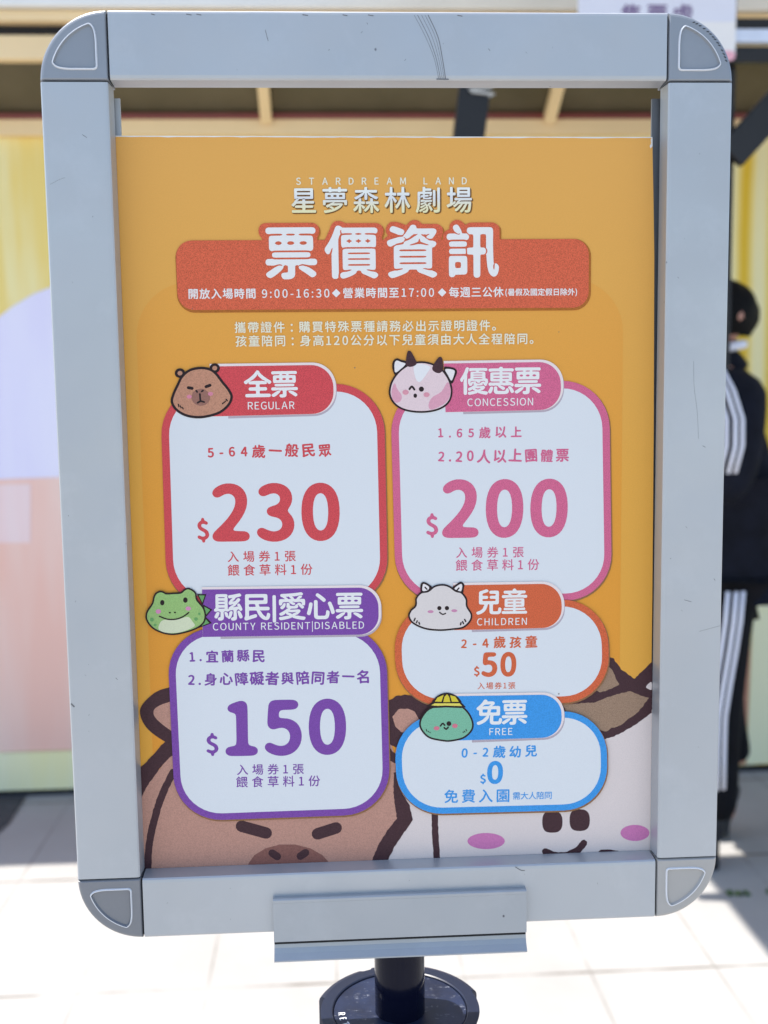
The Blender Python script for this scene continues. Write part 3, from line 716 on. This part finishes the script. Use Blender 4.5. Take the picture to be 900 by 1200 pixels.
o_ = crom([(470, 64), (560, 84), (645, 142), (720, 165), (782, 250), (790, 340), (846, 440), (830, 530), (740, 615), (600, 640), (430, 652), (250, 630), (100, 560), (44, 470), (70, 390), (130, 330), (136, 240), (200, 165), (290, 145), (370, 85)])
h.poly(o_, OUT); h.poly(inset(o_, 22), GW)
h.poly(ell(435, 366, 27, 27), OUT); h.poly(ell(530, 366, 27, 27), OUT, up=False); h.poly(strokepoly([(438, 418), (476, 444), (512, 432)], 17), OUT, up=False)
h.poly(ell(325, 410, 38, 18), INK(196, 138, 178, .04), up=False); h.poly(ell(622, 398, 38, 18), INK(196, 138, 178, .04), up=False)
for p, q in (((132, 494), (118, 524)), ((158, 526), (148, 548)), ((180, 545), (186, 566)), ((752, 508), (766, 534)), ((726, 536), (738, 560)), ((706, 550), (700, 574))): h.poly(strokepoly([p, q], 18), OUT, up=False)
h.done('white_animal_head', cD, 'small fluffy white animal head')
h = Art(1.52, Z(486, 806, 11.84)); TEA = INK(122, 184, 162, .08); YL = INK(222, 212, 104, .06); YD = INK(212, 198, 62, .06)
o_ = crom([(440, 225), (560, 226), (660, 245), (760, 350), (812, 480), (790, 590), (680, 690), (520, 732), (400, 734), (200, 690), (92, 590), (58, 490), (90, 385), (180, 280), (300, 235)])
h.poly(o_, OUT); h.poly(inset(o_, 24), TEA)
h.poly(crom([(245, 205), (270, 140), (340, 85), (440, 58), (545, 85), (610, 135), (636, 205), (440, 225)], 4), OUT); h.poly([(172, 236), (245, 185), (635, 185), (705, 258), (640, 270), (430, 262), (230, 272)], OUT, up=False)
h.poly([(225, 232), (272, 205), (618, 205), (652, 242), (540, 240), (430, 236), (320, 240)], YL)
for q in ([(276, 180), (312, 126), (398, 88), (366, 184)], [(392, 188), (410, 112), (445, 80), (472, 112), (490, 188)], [(512, 184), (486, 92), (560, 112), (606, 184)]): h.poly(q, YD, up=False)
h.poly(strokepoly([(353, 518), (384, 484), (412, 508)], 22), OUT); h.poly(ell(470, 486, 33, 33), OUT, up=False); h.poly(strokepoly([(406, 542), (432, 562), (460, 536)], 22), OUT, up=False)
h.poly(ell(300, 550, 40, 28), INK(206, 120, 144, .05), up=False); h.poly(ell(553, 517, 38, 30), INK(206, 120, 144, .05), up=False)
for p, q in (((158, 566), (164, 590)), ((182, 590), (190, 602)), ((206, 604), (212, 612)), ((664, 608), (672, 602)), ((684, 590), (694, 602)), ((706, 566), (716, 588))): h.poly(strokepoly([p, q], 11), OUT, up=False)
h.done('capped_green_head', cE, 'small round green figure head in a yellow cap')

# ------------------------------------------------------------------ the sign stand: snap frame on a navy stanchion
stand = empty('sign_stand', (0, .02, 0), label='silver aluminium sign frame with rounded corners on a navy stanchion post', cat='sign stand')
SL = (0, -.02, ZS)
HW, HH, RW, DP = .185, .2548, .036, .018
def prof(flip):       # rail section: u from the outer edge inwards, y depth
    p = [(0, .0022), (.0003, .0009), (.0010, .0002), (.0020, 0), (.0330, 0), (.0345, .00025), (.0353, .0010), (.0359, .0125), (.0330, .0125), (.0330, DP), (0, DP)]
    return p
def rail(side):
    b = MB()
    if side in 'LR':
        s = -1 if side == 'L' else 1
        pr = [(s * (HW - u), y) for u, y in prof(0)]
        extrude(b, pr, 'z', -HH + RW + .0005, HH - RW - .0005, M_RAIL)
    else:
        s = 1 if side == 'T' else -1
        pr = [(y, s * (HH - u)) for u, y in prof(0)]
        extrude(b, pr, 'x', -HW + RW + .0006, HW - RW - .0006, M_RAIL)
    return b
def scratch(b, pts, wd, m=M_SCRATCH, d=.00005):
    q = strokepoly(pts, wd); tri(b, [q], lambda p: (p[0], -d, p[1]), m)
for sd in 'LRTB':
    b = rail(sd)
    if sd == 'T':
        for (dx_, w_) in ((0, .0003), (.0021, .0002), (.0040, .0002), (-.0018, .0002), (.0056, .0004)):
            scratch(b, [(.0140 + dx_, HH - .0022), (.0196 + dx_ * .9, HH - .013), (.0236 + dx_ * .6, HH - .024), (.0258 + dx_ * .5, HH - .0345)], w_, d=.00006)
        scratch(b, [(.024, HH - .0348), (.030, HH - .0349)], .0007)
        scratch(b, [(-.0665, HH - .010), (-.066, HH - .0125), (-.0652, HH - .0155)], .0003)
        for k in range(7): x = random.uniform(-.14, .14); scratch(b, [(x, HH - .0022), (x + random.uniform(.001, .003), HH - .0026)], .0005)
    if sd == 'L':
        scratch(b, [(-.182, .166), (-.177, .1685), (-.174, .1695)], .00014); scratch(b, [(-.1640, .1915), (-.1618, .190)], .0003); scratch(b, [(-.1835, -.116), (-.1822, -.1175)], .0009)
    if sd == 'R':
        scratch(b, [(.166, .069), (.1665, .055), (.1685, .041), (.1695, .026)], .00012); scratch(b, [(.172, .022), (.1735, .0212)], .0003); scratch(b, [(.163, -.0655), (.167, -.0667)], .0003); scratch(b, [(.172, -.084), (.184, -.081)], .00018)
    if sd == 'B': scratch(b, [(.066, -.2205), (.069, -.2225), (.0712, -.2228)], .0005)
    for k in range(9):
        t = random.uniform(-.2, .2) * (1 if sd in 'LR' else .7); u = random.uniform(.004, .031); d_ = random.uniform(.0002, .0011)
        x, z = {'L': (-HW + u, t), 'R': (HW - u, t), 'T': (t, HH - u), 'B': (t, -HH + u)}[sd]
        scratch(b, [(x, z), (x + d_ * random.uniform(-1, 1), z - d_)], random.uniform(.0001, .0003))
    o = b.build('frame_rail', stand, loc=SL)
    if sd == 'T': o['label'] = 'top rail with dark scratch marks'
def corner(sx, sz):
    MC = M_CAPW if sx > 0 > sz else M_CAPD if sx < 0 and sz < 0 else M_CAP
    cx, cz = HW - RW, HH - RW; g = .0003; A_ = [R(k * 4.5) for k in range(21)]
    def W(p, y): return (sx * (cx + p[0]), y, sz * (cz + p[1]))
    def quarter(r, e): return [(e, e)] + [(max(e, r * cos(t)), max(e, r * sin(t))) for t in A_]
    b = MB(); n = 22
    rings = [(quarter(RW, g), DP), (quarter(RW, g), .0022), (quarter(RW - .0004, g + .0002), .0008), (quarter(RW - .0012, g + .0006), .0001), (quarter(RW - .0022, g + .001), -.0002)]
    for (q0, y0), (q1, y1) in zip(rings, rings[1:]):
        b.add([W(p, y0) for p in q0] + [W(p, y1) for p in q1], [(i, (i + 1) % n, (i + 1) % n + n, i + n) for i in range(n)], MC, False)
    e = .0055; r = .0308; a0 = math.asin(e / r)
    D = [(e, e + .005), (e, e), (e + .005, e)] + [(r * cos(a0) - .005, e)] + [(r * cos(t), r * sin(t)) for t in [a0 + (pi / 2 - 2 * a0) * k / 12 for k in range(13)][1:-1]] + [(e, r * cos(a0) - .005)]
    for _ in range(3): D = [q for i in range(len(D)) for q in ((D[i][0] * .75 + D[(i + 1) % len(D)][0] * .25, D[i][1] * .75 + D[(i + 1) % len(D)][1] * .25), (D[i][0] * .25 + D[(i + 1) % len(D)][0] * .75, D[i][1] * .25 + D[(i + 1) % len(D)][1] * .75))]
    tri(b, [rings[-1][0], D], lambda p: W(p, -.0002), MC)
    lv = [(D, -.0002), (inset(D, .0004), -.0010), (inset(D, .0008), -.0010), (inset(D, .0016), .0003)]; n2 = len(D)
    for (q0, y0), (q1, y1) in zip(lv, lv[1:]):
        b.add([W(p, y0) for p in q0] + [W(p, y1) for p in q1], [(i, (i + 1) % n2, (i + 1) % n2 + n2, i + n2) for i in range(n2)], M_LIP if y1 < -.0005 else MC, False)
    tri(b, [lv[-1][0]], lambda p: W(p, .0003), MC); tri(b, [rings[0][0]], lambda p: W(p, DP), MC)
    if sx > 0 and sz > 0:
        for k in range(14):
            t = R(18 + k * 3.6 + random.uniform(-1, 1)); q = [(sx * (cx + rr * cos(t + dt)), sz * (cz + rr * sin(t + dt))) for rr, dt in ((RW - .0020, 0), (RW - .0026, R(1.4)))]
            scratch(b, q, .0005, M_BLACK, .00035)
    for lo_, hi_ in ((W((.0015, -.012), .0014), W((RW - .0016, .0002), .0165)), (W((-.012, .0015), .0014), W((.0002, RW - .0016), .0165))):
        b.box(*sorted((lo_[0], hi_[0])), .0014, .0165, *sorted((lo_[2], hi_[2])), M_BLACK)      # dark tongue pushed into the rail
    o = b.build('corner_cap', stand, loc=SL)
    if sz < 0: o['label'] = 'grey corner cap with a warm reflection painted into its colour' if sx > 0 else 'grey corner cap with a dim reflection painted into its colour'
    return o
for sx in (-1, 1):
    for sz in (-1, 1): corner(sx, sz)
# side channels that guide the board
for sx, xa, xb in ((-1, -.1535, -.1466), (1, .1455, .1535)):
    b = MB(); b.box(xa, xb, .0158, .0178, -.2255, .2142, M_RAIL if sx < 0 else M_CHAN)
    b.box(xa if sx < 0 else xb - .003, xa + .003 if sx < 0 else xb, .0126, .0157, -.2255, .2142, M_BLACK); b.build('side_channel', stand, loc=SL)
# clamp plate under the frame
pf = [(0, -.2326), (-.0030, -.2326), (-.0036, -.2329), (-.0040, -.2335), (-.0040, -.2350), (-.0038, -.2353), (-.0042, -.2583), (-.0010, -.2586), (-.0014, -.2605), (-.0020, -.2630), (-.0034, -.2655), (-.0052, -.2676), (-.0062, -.2686), (-.0062, -.2694), (-.0050, -.2694), (-.0030, -.2680), (.0000, -.2650), (.0004, -.2590), (-.0003, -.2560), (-.0003, -.2340)]
b = MB(); extrude(b, pf, 'x', -.0744, .0717, M_CLAMP)
b.box(-.0742, .0715, -.0022, -.0012, -.2606, -.2598, M_BLACK)  # black strip paints the shadow line below the plate's step
b.build('clamp_plate', stand, loc=SL)
b = MB(); b.tube([(.080, .019, -.2535), (.080, .027, -.2535)], .0065, M_CLAMP, 20); b.build('thumb_screw', stand, loc=SL)
# post
b = MB(); b.tube([(-.001, .02, -.3172), (-.001, .02, -.2560)], .0151, M_NAVYG, 40); b.build('sign_post', stand, loc=SL)
def lathe(b, pr, cx, cy, m, n=72, rf=None):
    vs = []
    for r_, z_ in pr:
        for k in range(n):
            t = 2 * pi * k / n; rr = rf(r_, t) if rf else r_
            vs.append((cx + rr * cos(t), cy + rr * sin(t), z_))
    fs = [(i * n + k, i * n + (k + 1) % n, (i + 1) * n + (k + 1) % n, (i + 1) * n + k) for i in range(len(pr) - 1) for k in range(n)]
    b.add(vs, fs, m, False)
def notch(r_, t):
    dg = math.degrees(t) % 360
    if r_ > .0485:
        for c_, hw_ in ((352, 26), (188, 26), (113, 4)):
            if abs((dg - c_ + 180) % 360 - 180) < hw_: return r_ - (.0062 if hw_ > 10 else .0025)
    return r_
ZC = -.317
b = MB(); lathe(b, [(.0403, ZC - .0012), (.0406, ZC + .0005), (.0413, ZC + .0010), (.0480, ZC + .0008), (.0506, ZC + .0001), (.0518, ZC - .0012), (.0523, ZC - .003), (.0523, ZC - .034), (.0490, ZC - .038), (.032, ZC - .040)], -.001, .02, M_NAVY, 144, notch)
b.build('stanchion_head', stand, loc=SL)
b = MB(); lathe(b, [(.0001, ZC - .0001), (.0399, ZC - .0001), (.0402, ZC - .0008)], -.001, .02, M_SCUFF)
b.build('head_disc', stand, loc=SL)
b = MB(); b.flat = True
for k, ch in enumerate('RET'):
    g_ = glyph(ch, BOLD); t = R(184 + k * 8.5); rr = .0355; c_, s_ = cos(t), sin(t); em = .0052
    vs = []
    for px, py in g_[0]:
        qx = (px - (g_[2] + g_[3]) / 2) * em; qy = (py - .36) * em
        # letters stand with their tops towards the post
        X = rr - qy; vs.append((-.001 + c_ * X + (-s_) * qx, .02 + s_ * X + c_ * qx, ZC + .0003))
    b.add(vs, g_[1], M_WHITEINK)
b.build('lettering', stand, loc=SL)
b = MB(); lathe(b, [(.0315, ZC - .039), (.0315, .022 - ZS)], -.001, .02, M_NAVYG, 48); b.build('stanchion_tube', stand, loc=SL)
b = MB(); lathe(b, [(.0310, .030 - ZS), (.05, .026 - ZS), (.155, .014 - ZS), (.17, .008 - ZS), (.17, .0005 - ZS), (.001, .0005 - ZS)], -.001, .02, M_NAVY, 64); b.build('floor_base', stand, loc=SL)

# ------------------------------------------------------------------ ticket office board hanging from the canopy frame
tk = empty('ticket_office_sign', (.828, 2.225, 2.37), label='white and lavender board with purple lettering above the frame corner', cat='sign')
def rbox(x0, x1, z0, z1, r_, y0, y1, m, b, only=(0, 1, 2, 3)):
    L = []
    for i, (cx, cz, a0) in enumerate(((x1 - r_, z1 - r_, 0), (x0 + r_, z1 - r_, 90), (x0 + r_, z0 + r_, 180), (x1 - r_, z0 + r_, 270))):
        L += [(cx + r_ * cos(R(a0 + k * 15)), cz + r_ * sin(R(a0 + k * 15))) for k in range(7)]
    n = len(L); b.add([(x, y0, z) for x, z in L] + [(x, y1, z) for x, z in L], [(i, (i + 1) % n, (i + 1) % n + n, i + n) for i in range(n)], m)
    tri(b, [L], lambda p: (p[0], y0, p[1]), m); tri(b, [L], lambda p: (p[0], y1, p[1]), m)
b = MB(); rbox(-.205, .205, -.16, .19, .02, -.004, .006, plain('white_board', (.8, .8, .82), .4, var=.03), b); b.build('board', tk)
b = MB(); rbox(-.2045, .2045, -.0645, .1895, .012, -.0055, -.0042, plain('lavender_print', (.70, .73, .86), .4, var=.03), b); b.build('lavender_panel', tk)
b = MB(); rbox(-.2045, .2045, -.1595, -.136, .0115, -.0055, -.0042, plain('pink_print', (.80, .42, .52), .4, var=.04), b); b.build('pink_band', tk)
b = lettering('售票處', 0, 0, 0, 0, 0, BOLD, plain('purple_ink', (.16, .10, .24), .5), tk, 0, place=(Vector((-.095, -.050)), Vector((.092, -.050)), .054))
o = b.build('lettering', tk); o.location = (0, -.0062, 0)

# ------------------------------------------------------------------ weeds in the paving joints
def tuft(x, y, n, w_, lab):
    b = MB(); m = plain('weed_green', (.09, .17, .04), .7, var=.4, scale=60)
    for k in range(n):
        px, py = random.uniform(-w_, w_), random.uniform(-.012, .012); t = random.uniform(0, 2 * pi); L = random.uniform(.005, .014); ln = random.uniform(.3, 1.1)
        d_ = Vector((cos(t), sin(t), 0)); s_ = Vector((-sin(t), cos(t), 0)) * .0022; p = Vector((px, py, 0))
        m1 = p + d_ * L * ln * .4 + Vector((0, 0, L * .6)); e_ = p + d_ * L * ln + Vector((0, 0, L))
        b.add([p - s_, p + s_, m1 + s_, m1 - s_, e_], [(0, 1, 2, 3), (3, 2, 4)], m)
    o = b.build('grass_tuft', loc=(x, y, .0)); tag(o, lab, 'weeds', 'weeds in the paving joints')
tuft(1.055, 2.13, 70, .03, 'small green weed tuft close to the frame corner')
tuft(1.20, 2.135, 120, .07, 'wider green weed tuft at the right edge')

# ------------------------------------------------------------------ person behind the right rail
PX, PY = 1.062, 2.42
M_SKIN = plain('skin', (.50, .25, .18), .5, var=.05)
M_JKT = plain('navy_black_jacket', (.005, .006, .012), .85, var=.6, scale=14, bump=.4, bs=30, spec=.2)
M_TRS = plain('black_trousers', (.004, .004, .006), .85, var=.6, scale=14, bump=.4, bs=30, spec=.2)
M_HAIR = plain('black_hair', (.004, .0035, .0035), .6, var=.4, scale=60, spec=.12, bump=.6, bs=160)
M_STR = plain('white_stripe', (.78, .78, .85), .7, var=.05)
M_SHOE = plain('black_shoe', (.012, .012, .016), .5, var=.3)
def skin(name, pts, edges, m, parent=None, sub=2, root=0):
    me = bpy.data.meshes.new(name); me.from_pydata([p[:3] for p in pts], edges, [])
    o = bpy.data.objects.new(name, me); COL.objects.link(o)
    md = o.modifiers.new('skin', 'SKIN'); md.use_smooth_shade = True
    sv = me.skin_vertices[0].data if me.skin_vertices else None
    if sv is None:
        bm = bmesh.new(); bm.from_mesh(me); bm.verts.layers.skin.verify(); bm.to_mesh(me); bm.free(); sv = me.skin_vertices[0].data
    for i, p in enumerate(pts):
        r_ = p[3]; sv[i].radius = r_ if isinstance(r_, tuple) else (r_, r_); sv[i].use_root = (i == root)
    o.modifiers.new('sub', 'SUBSURF').levels = sub; o.modifiers['sub'].render_levels = sub
    dg = bpy.context.evaluated_depsgraph_get(); dg.update()
    me2 = bpy.data.meshes.new_from_object(o.evaluated_get(dg)); o.modifiers.clear(); o.data = me2
    me2.materials.clear(); me2.materials.append(m)
    for p in me2.polygons: p.use_smooth = True
    if parent: o.parent = parent
    return o
# local frame: x along the picture (the person looks towards -x), y away from the camera, z up
body_pts = [(0, 0, .92, .10), (.0, 0, 1.10, .10), (.01, 0, 1.28, .12), (.015, 0, 1.39, .075), (.0, 0, 1.455, .052), (.008, 0, 1.50, .05), (.015, 0, 1.555, .078), (.018, 0, 1.60, .082), (.022, 0, 1.635, .06)]
body_e = [(i, i + 1) for i in range(8)]
def chain(base, pts):
    for p in pts:
        body_pts.append(p); body_e.append((base, len(body_pts) - 1)); base = len(body_pts) - 1
    return base
fing = []
for s in (-1, 1):
    chain(3, [(.01, s * .10, 1.375, .05), (.0, s * .18, 1.335, .045), (-.01 + (.03 if s > 0 else 0), s * .22, 1.22, .040), (-.02 + (.03 if s > 0 else 0), s * .222, 1.11, .036), (-.08, s * .195, 1.09, .034), (-.17, s * .14, 1.12, .025), (-.205, s * .125, 1.13, .026), (-.235, s * .115, 1.135, .022)])
    wrist = len(body_pts) - 1
    for k, (dy_, ln) in enumerate(((-.024, .055), (-.008, .066), (.008, .06), (.023, .046))):
        chain(wrist, [(-.258, s * .115 + dy_ * .9, 1.137 + .004 * (k % 2), .0085), (-.258 - ln * .55, s * .112 + dy_, 1.132, .008), (-.258 - ln * .8, s * .11 + dy_, 1.108, .0072)])
    chain(wrist - 1, [(-.215, s * .125 - s * .03, 1.15, .010), (-.25, s * .125 - s * .046, 1.152, .0085)])
    kx, ax = (.055, .105) if s > 0 else (-.03, -.02)
    chain(0, [(.0, s * .085, .86, .075), (kx, s * .10, .50, .062), (kx * .8 + ax * .2, s * .10, .40, .056), (ax, s * .10, .12, .036), (ax, s * .10, .07, .04), (ax - .09, s * .11, .045, .036), (ax - .16, s * .115, .03, .028)])
person = skin('person', body_pts, body_e, M_SKIN)
# nose and ear grown from the head surface
bm = bmesh.new(); bm.from_mesh(person.data)
for v in bm.verts:
    d2 = (v.co - Vector((-.065, 0, 1.555))).length
    if d2 < .035: v.co.x -= .022 * (1 - d2 / .035)
    for s in (-1, 1):
        d3 = (v.co - Vector((.050, s * .070, 1.565))).length
        if d3 < .036: v.co.y += s * .045 * (1 - d3 / .036)
        d4 = (v.co - Vector((-.058, s * .032, 1.585))).length
        if d4 < .016: v.co.x += .008 * (1 - d4 / .016)
bm.to_mesh(person.data); bm.free()
person.location = (PX, PY, .0); tag(person, 'person in a dark jacket and black trousers with white stripes, standing behind the right rail', 'person')
skin('jacket', [(.01, 0, .75, (.14, .13)), (.01, 0, .85, (.18, .165)), (.01, 0, .95, (.185, .17)), (.012, 0, 1.10, (.172, .155)), (.02, 0, 1.28, (.165, .16)), (.02, 0, 1.385, (.12, .13)), (.008, 0, 1.44, .082), (.0, 0, 1.475, .074),
    (.01, -.13, 1.375, .085), (.0, -.195, 1.335, .083), (-.01, -.225, 1.22, .074), (-.02, -.225, 1.11, .068), (-.09, -.20, 1.09, .058), (-.17, -.155, 1.115, .046),
    (.01, .13, 1.375, .085), (.02, .195, 1.335, .083), (.03, .225, 1.22, .074), (.02, .225, 1.11, .068), (-.07, .20, 1.09, .058), (-.16, .155, 1.115, .046)],
    [(0, 1), (1, 2), (2, 3), (3, 4), (4, 5), (5, 6), (6, 7), (4, 8), (8, 9), (9, 10), (10, 11), (11, 12), (12, 13), (4, 14), (14, 15), (15, 16), (16, 17), (17, 18), (18, 19)], M_JKT, person, root=2)
tp = [(.0, 0, .90, (.15, .14))]; te = []
for s in (-1, 1):
    b0 = len(tp); kx, ax = (.055, .10) if s > 0 else (-.03, -.02)
    tp += [(.0, s * .085, .80, .108), (kx + .01, s * .10, .52, .094), (kx + .01, s * .10, .40, .086), (ax + .012, s * .10, .27 if s > 0 else .2, .070), (ax + .012, s * .10, .235 if s > 0 else .13, .062)]
    te += [(0, b0)] + [(b0 + i, b0 + i + 1) for i in range(4)]
skin('trousers', tp, te, M_TRS, person)
for s in (-1, 1):
    X = .10 if s > 0 else -.02
    skin('shoe', [(X, s * .10, .17, .044), (X + .012, s * .10, .085, .054), (X - .03, s * .102, .056, .052), (X - .10, s * .11, .044, .046), (X - .16, s * .116, .036, .032)], [(0, 1), (1, 2), (2, 3), (3, 4)], M_SHOE, person, root=1)
# hair: cap over the crown, sides and nape
b = MB(); n = 28; vs = []
for i in range(15):
    th = pi * .71 * i / 14
    for k in range(n):
        ph = 2 * pi * k / n; r_ = 1 + .03 * sin(ph * 7 + i) + random.uniform(-.012, .012)
        fr = max(0, -cos(ph)); lim = th * (1 - .52 * fr)
        vs.append((.022 + .104 * r_ * sin(lim) * cos(ph), .093 * r_ * sin(lim) * sin(ph), 1.578 + .098 * r_ * cos(lim)))
b.add(vs, [(i * n + k, i * n + (k + 1) % n, (i + 1) * n + (k + 1) % n, (i + 1) * n + k) for i in range(14) for k in range(n)], M_HAIR, True)
b.build('hair', person)
b = MB(); b.tube([(.015 + .068 * cos(R(t)), .066 * sin(R(t)), 1.482 + .012 * cos(R(t))) for t in range(-150, 151, 15)], .013, M_STR, 10); b.build('hood_lining', person)
b = MB()
def ribbon(pts, wd, m):
    vs = []; 
    for x, y, z in pts: vs += [(x - wd / 2, y, z), (x + wd / 2, y, z), (x + wd / 2, y + .006, z), (x - wd / 2, y + .006, z)]
    n_ = len(pts)
    b.add(vs, [(i * 4 + a_, i * 4 + (a_ + 1) % 4, (i + 1) * 4 + (a_ + 1) % 4, (i + 1) * 4 + a_) for i in range(n_ - 1) for a_ in range(4)] + [(3, 2, 1, 0), tuple(range(n_ * 4 - 4, n_ * 4))], m, True)
arm = crom([(.0, -.195, 1.412), (.035, -.265, 1.350), (.058, -.285, 1.22), (.045, -.285, 1.13)], 6, False)
arm3 = [(-.060, -.150, 1.445), (-.050, -.235, 1.42), (-.034, -.272, 1.365), (-.018, -.296, 1.29), (-.020, -.303, 1.22), (-.036, -.300, 1.15)]
for dx_ in (-.021, 0, .021): ribbon([(x + dx_ - .028, y - .005 + abs(dx_) * .3, z) for x, y, z in arm3], .0095, M_STR)
b.build('sleeve_stripe', person)
b = MB()
for dx_ in (-.021, 0, .021): ribbon([(x + dx_ - .014, y - .014 + abs(dx_) * .25, z) for x, y, z in ((.016, -.196, .82), (.010, -.198, .74), (.0, -.198, .66), (-.014, -.195, .56), (-.024, -.190, .47), (-.022, -.182, .40), (-.018, -.172, .34), (-.014, -.163, .25))], .0105, M_STR)
b.build('trouser_stripe', person)
